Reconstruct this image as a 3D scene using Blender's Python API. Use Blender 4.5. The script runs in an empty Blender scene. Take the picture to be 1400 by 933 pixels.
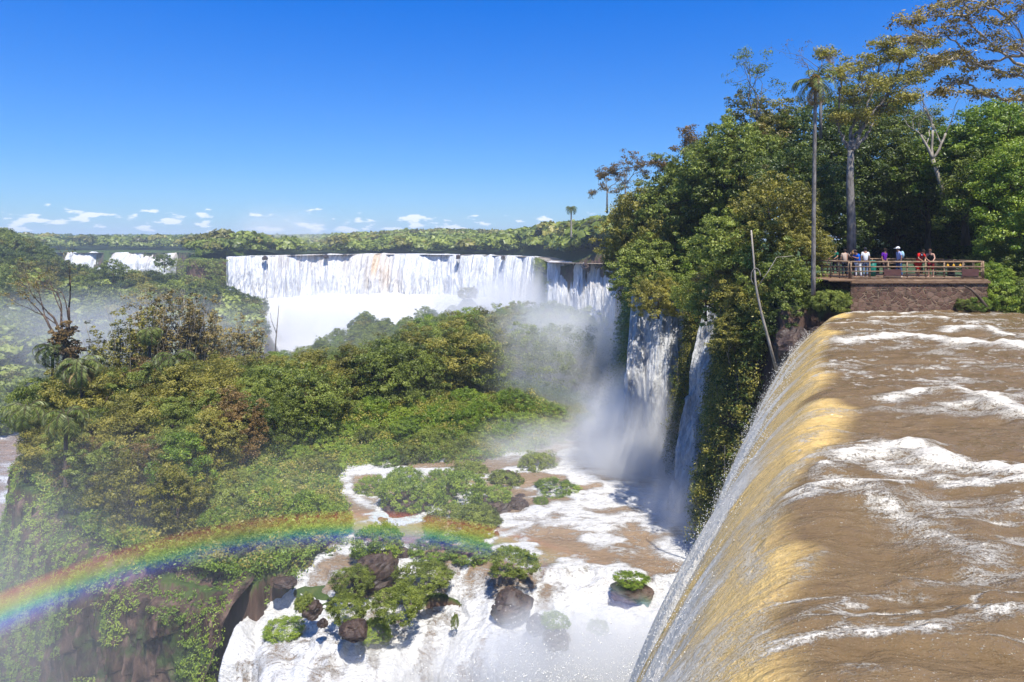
import bpy, math, random
import numpy as np
from mathutils import Vector, Matrix
C = bpy.data.collections.new('place'); S = bpy.context.scene; S.collection.children.link(C)
# ---------------------------------------------------------------- camera, world, sun, exposure
F = 1400*24/36.0; HY = 330.0
cd = bpy.data.cameras.new('camera'); cam = bpy.data.objects.new('camera', cd); C.objects.link(cam)
cd.lens = 24; cd.sensor_width = 36; cd.shift_y = -(466.5-HY)/1400; cd.clip_start = .1; cd.clip_end = 40000
cam.rotation_euler = (math.radians(90), 0, 0); S.camera = cam
SUN_EL = 63; SUN_D = Vector((0.342*math.cos(math.radians(SUN_EL)), -0.940*math.cos(math.radians(SUN_EL)), math.sin(math.radians(SUN_EL)))).normalized()
w = bpy.data.worlds.new('World'); S.world = w; w.use_nodes = True
sd = bpy.data.lights.new('sun', 'SUN'); sd.energy = 5.0; sd.angle = math.radians(.5); sd.color = (1, .955, .86)
so = bpy.data.objects.new('sun', sd); C.objects.link(so); so.rotation_euler = SUN_D.to_track_quat('Z', 'Y').to_euler(); so.location = (0, -10, 60)
vs = S.view_settings; vs.view_transform = 'Standard'; vs.look = 'None'; vs.exposure = 0.55; vs.gamma = 1; vs.use_curve_mapping = False
cy = S.cycles; cy.max_bounces = 5; cy.diffuse_bounces = 3; cy.glossy_bounces = 2; cy.transmission_bounces = 2; cy.volume_bounces = 3
cy.transparent_max_bounces = 12; cy.use_denoising = True; cy.caustics_reflective = False; cy.caustics_refractive = False
cy.volume_step_rate = 1.6; cy.volume_max_steps = 96; cy.use_adaptive_sampling = True; cy.adaptive_threshold = 0.02
cy.sample_clamp_indirect = 6

# ---------------------------------------------------------------- node helper
class NT:
    def __init__(s, tree): s.t = tree; s.n = tree.nodes; s.l = tree.links
    def node(s, typ, _props=None, **inp):
        nd = s.n.new(typ)
        for k, v in (_props or {}).items(): setattr(nd, k, v)
        for k, v in inp.items():
            key = int(k[1:]) if (k[0] == 'i' and k[1:].isdigit()) else k.replace('_', ' ')
            s.set(nd.inputs[key], v)
        return nd
    def set(s, sock, v):
        if isinstance(v, bpy.types.NodeSocket): s.l.new(v, sock)
        elif isinstance(v, bpy.types.Node): s.l.new(v.outputs[0], sock)
        else: sock.default_value = v
    def math(s, op, a, b=0.0, c=0.0, clamp=False):
        nd = s.n.new('ShaderNodeMath'); nd.operation = op; nd.use_clamp = clamp
        for i, v in enumerate((a, b, c)): s.set(nd.inputs[i], v)
        return nd.outputs[0]
    def vmath(s, op, a, b=(0, 0, 0)):
        nd = s.n.new('ShaderNodeVectorMath'); nd.operation = op; s.set(nd.inputs[0], a); s.set(nd.inputs[1], b)
        return nd.outputs['Value'] if op in ('DOT_PRODUCT', 'LENGTH') else nd.outputs[0]
    def mix(s, f, a, b, typ='MIX'):
        nd = s.n.new('ShaderNodeMix'); nd.data_type = 'RGBA'; nd.blend_type = typ
        s.set(nd.inputs[0], f)
        for i, v in ((6, a), (7, b)): s.set(nd.inputs[i], v if not isinstance(v, tuple) or len(v) == 4 else (*v, 1))
        return nd.outputs[2]
    def ramp(s, f, pts, interp='LINEAR'):
        nd = s.n.new('ShaderNodeValToRGB'); s.set(nd.inputs[0], f); cr = nd.color_ramp; cr.interpolation = interp
        while len(cr.elements) < len(pts): cr.elements.new(.5)
        for e, (p, c) in zip(cr.elements, pts):
            e.position = p; e.color = (c, c, c, 1) if not isinstance(c, tuple) else (*c, 1)[:4]
        return nd.outputs[0]
    def maprange(s, v, a, b, c=0.0, d=1.0, smooth=False):
        nd = s.n.new('ShaderNodeMapRange'); nd.interpolation_type = 'SMOOTHSTEP' if smooth else 'LINEAR'
        for i, x in enumerate((v, a, b, c, d)): s.set(nd.inputs[i], x)
        return nd.outputs[0]
    def noise(s, vec, scale, detail=3, rough=.55, dist=0.0):
        nd = s.node('ShaderNodeTexNoise', None, Scale=scale, Detail=detail, Roughness=rough, Distortion=dist)
        if vec is not None: s.set(nd.inputs['Vector'], vec)
        return nd.outputs[0]
    def mapping(s, vec, scale=(1, 1, 1), rot=(0, 0, 0)):
        nd = s.n.new('ShaderNodeMapping'); s.set(nd.inputs[0], vec); nd.inputs['Scale'].default_value = scale; nd.inputs['Rotation'].default_value = rot
        return nd.outputs[0]
    def pos(s): return s.n.new('ShaderNodeNewGeometry').outputs['Position']
    def attr(s, name): nd = s.n.new('ShaderNodeAttribute'); nd.attribute_name = name; return nd.outputs['Fac']
def material(name):
    m = bpy.data.materials.new(name); m.use_nodes = True; m.node_tree.nodes.clear()
    t = NT(m.node_tree); out = t.n.new('ShaderNodeOutputMaterial'); return m, t, out
def principled(t, out, col, rough=.7, spec=.3, normal=None, **kw):
    b = t.n.new('ShaderNodeBsdfPrincipled')
    t.set(b.inputs['Base Color'], (*col, 1) if isinstance(col, tuple) and len(col) == 3 else col); t.set(b.inputs['Roughness'], rough)
    t.set(b.inputs['Specular IOR Level'], spec)
    if normal is not None: t.set(b.inputs['Normal'], normal)
    for k, v in kw.items(): t.set(b.inputs[k.replace('_', ' ')], v)
    if out is not None: t.l.new(b.outputs[0], out.inputs[0])
    return b
def bump(t, h, strength=.5, dist=.05):
    return t.node('ShaderNodeBump', None, Height=h, Strength=strength, Distance=dist).outputs[0]

# sky
t = NT(w.node_tree); t.n.clear()
wo = t.n.new('ShaderNodeOutputWorld'); bg = t.n.new('ShaderNodeBackground')
sky = t.n.new('ShaderNodeTexSky'); sky.sky_type = 'NISHITA'; sky.sun_disc = False; sky.sun_elevation = math.radians(SUN_EL)
sky.sun_rotation = math.atan2(SUN_D.x, SUN_D.y); sky.altitude = 200; sky.air_density = 1.0; sky.dust_density = .5; sky.ozone_density = 3.0
gen = t.n.new('ShaderNodeTexCoord').outputs['Generated']
# fair-weather cumulus puffs low over the horizon
sep = t.n.new('ShaderNodeSeparateXYZ'); t.set(sep.inputs[0], gen)
az = t.math('ARCTAN2', sep.outputs[0], sep.outputs[1]); el = t.math('ARCSINE', sep.outputs[2])
cv = t.n.new('ShaderNodeCombineXYZ'); t.set(cv.inputs[0], t.math('MULTIPLY', az, 26)); t.set(cv.inputs[1], t.math('MULTIPLY', el, 85))
tn_ = t.mix(t.maprange(el, .0, .33), (.44, .68, .95, 1), (.0, .53, 1.34, 1)); hs = t.mix(1.0, sky.outputs[0], tn_, 'MULTIPLY'); hs.node.clamp_result = False
n1 = t.noise(cv.outputs[0], 1.15, 5, .52); n2 = t.noise(cv.outputs[0], .28, 2, .5)
band = t.math('MULTIPLY', t.maprange(el, .006, .014, 0, 1, True), t.maprange(el, .030, .066, 1, 0, True))
thr = t.math('ADD', t.math('MULTIPLY', t.math('SUBTRACT', 1, band), .4), t.math('MULTIPLY', t.math('SUBTRACT', .5, n2), .5))
cl = t.maprange(t.math('SUBTRACT', n1, thr), .53, .62, 0, .9, True)
whit = t.mix(t.maprange(el, .0, .12, .14, 0.0, True), hs, (4.6, 5.6, 7.2, 1))
col = t.mix(cl, whit, (8.2, 8.3, 8.9, 1))
t.set(bg.inputs[0], col); bg.inputs[1].default_value = .1
t.l.new(bg.outputs[0], wo.inputs[0])

# ---------------------------------------------------------------- numbers and noise
def P(px, py, d): return np.array([(px-700)/F*d, d, -(py-HY)/F*d])
def PZ(px, py, z): return P(px, py, -z*F/(py-HY))
def hsh(ix, iy, iz, seed):
    h = (ix.astype(np.int64)*374761393 + iy.astype(np.int64)*668265263 + iz.astype(np.int64)*2147483647 + seed*974634777) & 0xffffffff
    h = ((h ^ (h >> 13))*1274126177) & 0xffffffff; h = ((h ^ (h >> 16))*2246822519) & 0xffffffff
    return ((h ^ (h >> 15)) & 0xffffff)/float(0xffffff)
def vn2(x, y, seed=0):
    ix = np.floor(x); iy = np.floor(y); fx = x-ix; fy = y-iy; fx = fx*fx*(3-2*fx); fy = fy*fy*(3-2*fy); z = np.zeros_like(ix)
    a = hsh(ix, iy, z, seed); b = hsh(ix+1, iy, z, seed); c = hsh(ix, iy+1, z, seed); d = hsh(ix+1, iy+1, z, seed)
    return (a*(1-fx)+b*fx)*(1-fy)+(c*(1-fx)+d*fx)*fy
def fbm(x, y, o=4, seed=0, g=.5):
    s = 0; a = 1; tt = 0
    for i in range(o): s = s+a*vn2(x*2**i+i*17.3, y*2**i-i*9.1, seed+i); tt += a; a *= g
    return s/tt
def vn3(x, y, z, seed=0):
    ix = np.floor(x); iy = np.floor(y); iz = np.floor(z); fx = x-ix; fy = y-iy; fz = z-iz
    fx = fx*fx*(3-2*fx); fy = fy*fy*(3-2*fy); fz = fz*fz*(3-2*fz); r = 0
    for dx in (0, 1):
        for dy in (0, 1):
            for dz in (0, 1):
                r = r+hsh(ix+dx, iy+dy, iz+dz, seed)*(fx if dx else 1-fx)*(fy if dy else 1-fy)*(fz if dz else 1-fz)
    return r
def fbm3(x, y, z, o=3, seed=0):
    s = 0; a = 1; tt = 0
    for i in range(o): s = s+a*vn3(x*2**i, y*2**i+i*7, z*2**i, seed+i); tt += a; a *= .5
    return s/tt
def sst(x, a, b): u = np.clip((x-a)/(b-a), 0, 1); return u*u*(3-2*u)
def sdpoly(x, y, poly):
    p = np.array(poly, float); q = np.roll(p, -1, 0); best = np.full(x.shape, 1e18); inside = np.zeros(x.shape, bool)
    for (ax, ay), (bx, by) in zip(p, q):
        ex, ey = bx-ax, by-ay; wx, wy = x-ax, y-ay; u = np.clip((wx*ex+wy*ey)/(ex*ex+ey*ey+1e-12), 0, 1)
        best = np.minimum(best, (wx-ex*u)**2+(wy-ey*u)**2)
        c = ((ay <= y) & (by > y)) | ((by <= y) & (ay > y))
        if ey != 0: inside ^= c & (x < ax+ex*(y-ay)/ey)
    return np.where(inside, -1, 1)*np.sqrt(best)
def dline(x, y, pts):
    best = np.full(x.shape, 1e18)
    for (ax, ay), (bx, by) in zip(pts[:-1], pts[1:]):
        ex, ey = bx-ax, by-ay; wx, wy = x-ax, y-ay; u = np.clip((wx*ex+wy*ey)/(ex*ex+ey*ey+1e-12), 0, 1)
        best = np.minimum(best, (wx-ex*u)**2+(wy-ey*u)**2)
    return np.sqrt(best)

# ---------------------------------------------------------------- mesh helpers
def mesh_np(name, V, Q, mats=(), smooth=False, attrs=None, k=4, midx=None):
    me = bpy.data.meshes.new(name); V = np.asarray(V, np.float32); Q = np.asarray(Q, np.int32).reshape(-1, k)
    me.vertices.add(len(V)); me.vertices.foreach_set('co', V.ravel()); me.loops.add(Q.size); me.loops.foreach_set('vertex_index', Q.ravel())
    me.polygons.add(len(Q)); me.polygons.foreach_set('loop_start', np.arange(0, Q.size, k, dtype=np.int32))
    for m in (mats if isinstance(mats, (list, tuple)) else [mats]): me.materials.append(m)
    if midx is not None: me.polygons.foreach_set('material_index', np.asarray(midx, np.int32))
    me.update(calc_edges=True)
    me.polygons.foreach_set('use_smooth', np.full(len(Q), smooth))
    for an, (dom, arr) in (attrs or {}).items():
        a = me.attributes.new(an, 'FLOAT', dom); a.data.foreach_set('value', np.asarray(arr, np.float32).ravel())
    return me
def grid_faces(nr, nc):
    i = np.arange(nr*nc).reshape(nr, nc); return np.stack([i[:-1, :-1], i[:-1, 1:], i[1:, 1:], i[1:, :-1]], -1).reshape(-1, 4)
def link(name, me, parent=None, loc=None):
    o = bpy.data.objects.new(name, me); C.objects.link(o); o.parent = parent
    if loc is not None: o.location = loc
    return o
def tag(o, label=None, cat=None, group=None, kind=None):
    if label: o['label'] = label
    if cat: o['category'] = cat
    if group: o['group'] = group
    if kind: o['kind'] = kind
    return o
def thing(name, label, cat, loc=(0, 0, 0), rz=0, group=None):
    o = bpy.data.objects.new(name, None); C.objects.link(o); o.location = tuple(float(v) for v in loc); o.rotation_euler = (0, 0, rz); o.empty_display_size = .1
    return tag(o, label, cat, group)
class MB:
    """collects tubes, boxes, blobs as polygons; quads and tris alike"""
    def __init__(s): s.v = []; s.f = []; s.n = 0
    def add(s, V, Fc):
        s.v.append(np.asarray(V, float)); s.f += [tuple(int(i)+s.n for i in f) for f in Fc]; s.n += len(V)
    def tube(s, pts, rad, seg=6, cap=True):
        pts = np.asarray(pts, float); n = len(pts); rad = np.broadcast_to(np.asarray(rad, float), (n,)); V = []
        tg = np.gradient(pts, axis=0); tg /= np.linalg.norm(tg, axis=1)[:, None]+1e-9
        up = np.array([0, 0, 1.]) if abs(tg[0][2]) < .9 else np.array([1., 0, 0])
        a = np.cross(tg[0], up); a /= np.linalg.norm(a)
        for i in range(n):
            a = a-tg[i]*a.dot(tg[i]); a /= np.linalg.norm(a)+1e-9; b = np.cross(tg[i], a)
            for k in range(seg):
                th = 2*math.pi*k/seg; V.append(pts[i]+rad[i]*(math.cos(th)*a+math.sin(th)*b))
        Fc = [(i*seg+k, i*seg+(k+1) % seg, (i+1)*seg+(k+1) % seg, (i+1)*seg+k) for i in range(n-1) for k in range(seg)]
        if cap: Fc += [tuple(range(seg))[::-1], tuple((n-1)*seg+k for k in range(seg))]
        s.add(V, Fc); return s
    def box(s, c, d, rz=0, bev=0):
        c = np.array(c, float); x, y, z = np.array(d, float)/2; V = np.array([(i*x, j*y, k*z) for k in (-1, 1) for j in (-1, 1) for i in (-1, 1)])
        R = np.array([[math.cos(rz), -math.sin(rz), 0], [math.sin(rz), math.cos(rz), 0], [0, 0, 1]])
        s.add(V@R.T+c, [(0, 2, 3, 1), (4, 5, 7, 6), (0, 1, 5, 4), (2, 6, 7, 3), (0, 4, 6, 2), (1, 3, 7, 5)]); return s
    def ball(s, c, r, nu=10, nv=7, zmin=-1.0):
        c = np.array(c, float); r = np.broadcast_to(np.array(r, float), (3,)); V = []; Fc = []
        for j in range(nv+1):
            ph = math.asin(zmin)+(math.pi/2-math.asin(zmin))*j/nv
            for i in range(nu):
                th = 2*math.pi*i/nu; V.append(c+r*np.array([math.cos(ph)*math.cos(th), math.cos(ph)*math.sin(th), math.sin(ph)]))
        for j in range(nv):
            for i in range(nu): Fc.append((j*nu+i, j*nu+(i+1) % nu, (j+1)*nu+(i+1) % nu, (j+1)*nu+i))
        Fc.append(tuple(range(nu))[::-1]); s.add(V, Fc); return s
    def mesh(s, name, mat, smooth=True):
        me = bpy.data.meshes.new(name); me.from_pydata(np.concatenate(s.v).tolist(), [], s.f); me.materials.append(mat)
        me.polygons.foreach_set('use_smooth', [smooth]*len(me.polygons)); me.update(); return me
    def build(s, name, mat, parent=None, smooth=True): return link(name, s.mesh(name, mat, smooth), parent)
def copy_thing(src, loc, rz=0, scale=1.0, label=None, group=None, cat=None):
    r = src.copy(); C.objects.link(r); r.location = tuple(float(v) for v in loc); r.rotation_euler = (0, 0, rz)
    r.scale = (scale,)*3 if not hasattr(scale, '__len__') else tuple(scale)
    tag(r, label, cat, group)
    for ch in list(src.children):
        c = ch.copy(); C.objects.link(c); c.parent = r
        for g in ch.children: d = g.copy(); C.objects.link(d); d.parent = c
    return r
# ---------------------------------------------------------------- terrain shape (metres, eye of the camera at z = 0)
CLIFF_R = [(15.6, 39.35), (15.6, 41), (14.8, 44), (15.8, 48), (17, 51.5), (17.8, 53), (15.8, 57), (16.6, 60), (17, 62.5), (14.0, 66), (13.5, 75), (17, 95), (28, 140), (42, 190), (37, 233)]
LIP_MAIN = [(37, 233), (13.6, 252), (13, 300), (11, 340), (-4, 365), (-25, 385), (-61, 402), (-87, 405), (-105, 392), (-121, 372), (-142, 345)]
RB = CLIFF_R + LIP_MAIN + [(-160, 338), (-166, 352), (-180, 400), (-215, 450), (-260, 600), (-306, 622), (-330, 616), (-360, 625), (-399, 618), (-430, 640), (-9000, 4000), (-9000, 12000), (12000, 12000), (12000, 39.35)]
LEDGE = [(-3.2, -6), (1.1, 3), (15.9, 34), (17.0, 36), (19, 38.9), (200, 38.9), (200, -60), (-8, -60)]
ISLE = [(-28.8, 46.4), (-35.3, 52), (-42.5, 60), (-51, 74), (-49, 86), (-38, 92), (-34, 112), (-36, 132), (-16, 150), (2, 150), (12, 128), (10, 95), (9, 78), (8.2, 69), (4.2, 66), (-3.9, 61), (-8.5, 61.5), (-14.5, 60), (-14.8, 54), (-11.8, 49.5), (-11.2, 45.5), (-13.4, 42.6), (-15.4, 40.9), (-17.2, 40.4), (-23, 42.2)]
lipp = [(318, 840), (335, 815), (360, 803), (385, 835), (400, 885), (440, 900), (500, 880), (560, 838), (600, 817), (640, 846), (690, 858), (728, 838), (814, 828), (900, 846), (960, 862)]
LIP2 = [tuple(PZ(a, b, -21.0)[:2]) for a, b in lipp]
SHELF = LIP2 + [(22, 36), (22, 75), (-20, 75), (-30, 60), (-30, 47)]
def plateau_z(x, y):
    return -8.6 + 5.0*sst(y, 130, 40) + 6*(fbm(x/140, y/140, 3, 5)-.5)*sst(y, 260, 600) + 9*sst(y, 700, 3000)*fbm(x/900, y/900, 3, 8) + 7*sst(x/y, -.34, -.1)*sst(y, 400, 620) + 7.5*sst(x, -25, 25)*sst(y, 220, 262)*sst(y, 520, 400) + 4.5*np.exp(-((x+150)/22)**2-((y-372)/26)**2)
def hill_z(x, y):
    xs = x*(300/np.maximum(y, 60)); z = np.interp(xs, [-900, -300, -225, -210, -194, -180, -145, -112, -100, -60], [16, 6, -2, -8, -19, -20, -24, -33, -53, -58])
    z = z-np.maximum(0, 300-y)*.30-np.maximum(0, 215-y)*.25 + 5*(fbm(x/40, y/40, 3, 31)-.5)
    return np.where(y > 330, z-sst(y, 330, 420)*30, z)
def ground_z(x, y, bedrock=False):
    n = fbm(x/6, y/6, 4, 11)-.5; n2 = fbm(x/25, y/25, 3, 12)-.5
    h = -54+6*n2 + 0*x
    h = np.where((x < -24) & (y < 135), np.maximum(h, -43+8*n2+3*n-np.maximum(0, -x-60)*.22-np.maximum(0, y-85)*.25), h)
    h = np.maximum(h, hill_z(x, y))
    farlip = sst(y, 210, 232)*sst(x, 60, 45)
    d = sdpoly(x, y, RB)+n*(.5+2.2*sst(y, 66, 90))*(1-.5*farlip)+n2*5*sst(y, 60, 200)*(1-farlip)+4.5*farlip*sst(x, -150, -141)+.9*sst(np.abs(y-63), 3, 1)+.9*sst(np.abs(y-53), 2.5, 1)
    top = plateau_z(x, y)
    lipdist = dline(x, y, LIP_MAIN[1:]); top = np.where((y > 225) & (x < 60), -9.2+sst(lipdist, 5, 22)*(top+9.2), top)
    h = np.maximum(h, np.where(d < 0, top+.6*n, top-np.maximum(0, d)*7))
    d = sdpoly(x, y, LEDGE); h = np.maximum(h, -4.9-np.maximum(0, d-.0)*9)
    d = sdpoly(x, y, ISLE)+n*2.0+1.3*(vn2(x/.9, y/.9, 14)-.5)+.8*(vn2(x/.35, y/.35, 15)-.5)
    h = np.maximum(h, np.where(d < 0, -20.2+2.6*sst(-d, 0, 9)+1.8*n2+1.2*n, -20.2-np.maximum(0, d)*8))
    d = sdpoly(x, y, SHELF)+1.4+n*1.0
    shelf = -21.2-1.4*sst(y, 43.5, 37)+.9*n
    h = np.maximum(h, np.where(d < 0, shelf, shelf-d*3.2))
    # cascade country below the main falls
    d = dline(x, y, LIP_MAIN[3:]); cas = np.where((y > 240) & (x < 14), -52+22*sst(d, 60, 12), -99); h = np.maximum(h, np.where(y < 408, cas-6, h))
    for (cx, cyy, r, hh) in ROCKISLES:
        q = np.hypot((x-cx)/r[0], (y-cyy)/r[1]); h = np.maximum(h, -54+(hh+54)*np.clip(1.15-q+n*.4, 0, 1)**.25)
    return h
def isle(px, py, d, w, dep): p = P(px, py, d); return (p[0], d, (w, dep), p[2]-5.5)
ROCKISLES = [isle(500, 420, 300, 9, 7), isle(540, 442, 296, 15, 8), isle(480, 470, 270, 22, 12), isle(640, 440, 260, 20, 10), isle(590, 420, 285, 11, 6), isle(690, 470, 240, 26, 12), isle(770, 470, 200, 20, 14), isle(640, 392, 300, 10, 8)]
_xa = np.array
def gz(x, y): return float(ground_z(_xa([float(x)]), _xa([float(y)]))[0])

# ground material
m_ground, t, out = material('earth_and_rock')
p = t.pos(); geo = t.n.new('ShaderNodeNewGeometry'); nz = t.n.new('ShaderNodeSeparateXYZ'); t.set(nz.inputs[0], geo.outputs['Normal'])
steep = t.maprange(nz.outputs[2], .45, .8, 1, 0)
a = t.noise(p, .9, 6, .65); b = t.noise(t.mapping(p, (.5, .5, .12)), 1.6, 5, .6)
rock = t.ramp(b, [(.28, (.022, .014, .011)), (.5, (.075, .045, .032)), (.68, (.15, .095, .07))])
moss = t.ramp(a, [(.3, (.02, .035, .010)), (.55, (.05, .08, .018)), (.75, (.10, .11, .03))])
fac = t.math('MULTIPLY', steep, t.maprange(t.noise(p, .35, 4, .7), .34, .46), clamp=True)
principled(t, out, t.mix(fac, moss, rock), .9, .15, bump(t, b, .8, .35))
# ground sheet: rings about the origin out past the horizon
az_ = np.radians(np.linspace(-68, 68, 820)); rr = np.concatenate([np.geomspace(2.2, 24, 90)[:-1], np.geomspace(24, 130, 480)[:-1], np.geomspace(130, 700, 330)[:-1], np.geomspace(700, 14000, 170)])
R_, A_ = np.meshgrid(rr, az_, indexing='ij'); X = R_*np.sin(A_); Y = R_*np.cos(A_); Z = ground_z(X.ravel(), Y.ravel()).reshape(X.shape)
g = link('ground', mesh_np('ground', np.stack([X, Y, Z], -1).reshape(-1, 3), grid_faces(*X.shape), m_ground, True)); tag(g, 'rocky valley floor, cliffs and plateau around the falls', None, None, 'structure')

# ---------------------------------------------------------------- water
def water_mat(name, deep, thin, foamc=(.74, .70, .63), bs=1.0, attr_thin=True):
    m, t, out = material(name); p = t.pos(); foam = t.attr('foam'); th = t.attr('thin')
    st = t.mapping(p, (1, 3.2, 1.6), (0, 0, -.12))
    n1 = t.noise(st, 1.6*bs, 5, .62, .4); n2 = t.noise(t.mapping(p, (1, 2.2, 1.3), (0, 0, -.12)), 11*bs, 4, .66); n3 = t.noise(p, 46*bs, 2, .6)
    def lace(n): return t.math('SUBTRACT', 1, t.math('ABSOLUTE', t.math('MULTIPLY', t.math('SUBTRACT', n, .5), 5.0)))
    br = t.math('ADD', t.math('MULTIPLY', lace(n1), .40), t.math('ADD', t.math('MULTIPLY', lace(n2), .42), t.math('MULTIPLY', n3, .5)))
    f = t.maprange(t.math('ADD', foam, t.math('MULTIPLY', t.math('SUBTRACT', br, .68), 1.15)), .34, 1.02, 0, 1, True)
    f = t.math('MULTIPLY', f, t.maprange(foam, .05, .3))
    fleck = t.math('MULTIPLY', t.maprange(t.noise(t.mapping(p, (1, 1.8, 1)), 30*bs, 2, .5), .64, .70, 0, .75), t.maprange(n1, .46, .60)); f = t.math('MAXIMUM', f, fleck)
    foamc = t.mix(t.maprange(t.math('ADD', t.math('MULTIPLY', n2, .6), t.math('MULTIPLY', n3, .4)), .36, .60), tuple(c*.62 for c in foamc), foamc)
    silt = t.mix(t.maprange(n1, .3, .7), deep, tuple(c*1.35 for c in deep))
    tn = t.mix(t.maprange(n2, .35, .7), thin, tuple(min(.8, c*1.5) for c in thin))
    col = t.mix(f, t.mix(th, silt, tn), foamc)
    h = t.math('ADD', t.math('MULTIPLY', n1, .7), t.math('ADD', t.math('MULTIPLY', n2, .26), t.math('MULTIPLY', n3, .07)))
    h = t.math('ADD', h, t.math('MULTIPLY', f, .25))
    b = principled(t, out, col, t.mix(f, (.07,)*3, (.6,)*3), .5, bump(t, h, .8, .2/bs), IOR=1.33)
    return m
m_river = water_mat('silty_river_water', (.150, .098, .045), (.56, .37, .13), (.80, .73, .60))  # second tone: gold of sunlight through the lip water, set as base colour
# near river: flat sheet that turns over the lip and falls
nr = 1000; ys = np.concatenate([np.linspace(-30, 3.2, 60)[:-1], np.geomspace(3.2, 39.6, nr-59)])
ws = np.concatenate([-np.geomspace(90, 26, 90)[:-1], np.linspace(-26, 7.2, 880)])
def lip_x(y): return np.interp(y, [-30, -6, 33, 35.5, 37.2, 38.3, 39.0, 39.6], [-15.1, -3.58, 15.14, 16.5, 17.6, 18.6, 19.5, 20.6]) + .35*(fbm(y/3.5, y*0, 3, 3)-.5)
Wg, Yg = np.meshgrid(ws, ys); X = lip_x(Yg)-Wg; u = Wg*.9; n_l = fbm(Yg/1.1+Wg*.08, Wg/5., 3, 21)-.5; n_f = fbm(Yg/.28+Wg*.05, Wg/2.2, 3, 22)-.5
uu = u+.5; drop = np.where(uu > 0, .40*np.maximum(uu, 0)**2*np.where(uu < 1, uu, 1)**.5, 0); over = sst(u, .3, 3)
Z = -4.0-drop*(1+.12*n_l*over)
flow = fbm(X/5.5+3*n_l, Yg/1.9, 4, 41)-.5; rip = fbm(X/1.1, Yg/.45, 4, 42)-.5; fine = fbm(X/.30, Yg/.14, 3, 43)-.5
flat = sst(u, 1.5, -1.0)
bands = [([(1150, 468), (1230, 462), (1320, 470), (1400, 478)], .55, 1.0), ([(1300, 455), (1345, 452), (1420, 468)], .4, .9), ([(1215, 548), (1290, 540), (1340, 545), (1420, 572)], .38, .9), ([(1290, 560), (1420, 545)], .3, .6),
         ([(1165, 632), (1240, 620), (1300, 650), (1420, 668)], .42, 1.05), ([(1120, 650), (1180, 690), (1250, 720), (1320, 752)], .38, .55), ([(1230, 690), (1300, 700), (1420, 700)], .3, .5), ([(1090, 640), (1030, 665), (990, 740)], .30, .55),
         ([(1150, 590), (1220, 600)], .2, .35), ([(1250, 780), (1420, 760)], .2, .3), ([(1050, 770), (1120, 740)], .14, .35), ([(1110, 840), (1180, 800), (1260, 800)], .15, .35), ([(1330, 850), (1420, 870)], .15, .4), ([(1160, 430), (1400, 430)], .22, .35), ([(1180, 500), (1330, 505)], .25, .3)]
foam = np.zeros_like(X); bumpz = np.zeros_like(X); jx = X+1.2*(fbm(X/2.2, Yg/1.3, 3, 51)-.5); jy = Yg+1.3*(fbm(X/2.4, Yg/1.4, 3, 52)-.5)
for pts, wd, st in bands:
    d = dline(jx, jy, [tuple(PZ(a, b, -4.0)[:2]) for a, b in pts]); e = .6*np.exp(-(d/wd)**2)+.4*np.exp(-d/wd/1.5)
    foam = np.maximum(foam, st*e*(.55+.9*fbm(X/.7, Yg/.35, 3, 53))); bumpz += st*.22*np.exp(-(d/(wd*1.6))**2)
fil = np.abs(fbm(X/1.5+2*flow, Yg/.5, 4, 54)-.5); foam = np.maximum(foam, .62*sst(fil, .045, .0)*sst(fbm(X/4, Yg/2.5, 2, 55), .38, .58))
foam = np.maximum(foam, .42*sst(fbm(X/2.6+2*flow, Yg/.9, 4, 59), .50, .70)); foam = np.maximum(foam, .75*sst(flow+.4*rip, .16, .30))
sheetf = (.30+.95*sst(u, .2, 2.4))*(.15+1.8*sst(fbm(Yg/.9+Wg*.12, Wg/3.0, 4, 56), .36, .66))*.62+.16*sst(u, 1.3, 2.4); foam = np.where(u > -.6, np.maximum(foam*sst(u, 3, -.5), sheetf*.95*sst(u, -.5, .4)), foam)
Z = Z+flat*(.36*flow+.22*rip+.07*(fbm(X/.55, Yg/.24, 3, 44)-.5)+.055*fine+bumpz*(.7+.9*rip))+over*(.40*n_l+.13*n_f+.06*rip)
X = X-over*(.85*n_l+.20*n_f)
thin = sst(u+2.1*(fbm(Yg/2.6, Wg*.06, 3, 58)-.5), -.75, .05)  # golden sunlit band over the lip, put into the colour where water thins
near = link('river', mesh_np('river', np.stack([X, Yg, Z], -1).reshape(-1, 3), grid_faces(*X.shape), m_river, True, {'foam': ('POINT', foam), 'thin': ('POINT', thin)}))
tag(near, 'silty brown river pouring over the lip of the near fall', None, None, 'structure')
RIM = (X[:, :], Yg, Z, u)

# pool and lower cascade on the shelf
m_pool = water_mat('pool_water', (.20, .138, .085), (.29, .20, .12), (.70, .685, .66), .55)
def pool_surface(X, Y):
    dl = sdpoly(X, Y, LIP2+[(40, 36), (40, 90), (-60, 90), (-60, 60)])+.9*(fbm(X/1.5, Y/1.5, 3, 61)-.5)
    z = -20.35+.55*sst(Y, 44, 66)-1.0*sst(Y, 43.5, 40.5)*sst(X, 0, -4)
    o = np.maximum(dl, 0); tb = fbm(X/1.1, Y/.8, 4, 57)-.5; z = z-.45*sst(dl+2*tb, -3.4, -2.8)-.5*sst(dl+2*tb, -1.6, -1.1)+1.1*tb*sst(dl, -4.5, -.5); n = fbm(X/.45, Y/2.0, 3, 62)-.5; n3 = fbm(X/1.6, Y/1.2, 3, 63)-.5
    ledge = np.floor(o/1.5+n3*1.3)*.9
    z = z-9*sst(X, -15.7, -16.5)*sst(dl, -1.5, 0)
    return z-np.where(dl > 0, .42*o**1.85+np.maximum(ledge, 0)*1.0+1.6*tb*sst(o, 0, 1), 0)+.5*n*sst(dl, 0, 2), dl
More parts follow.
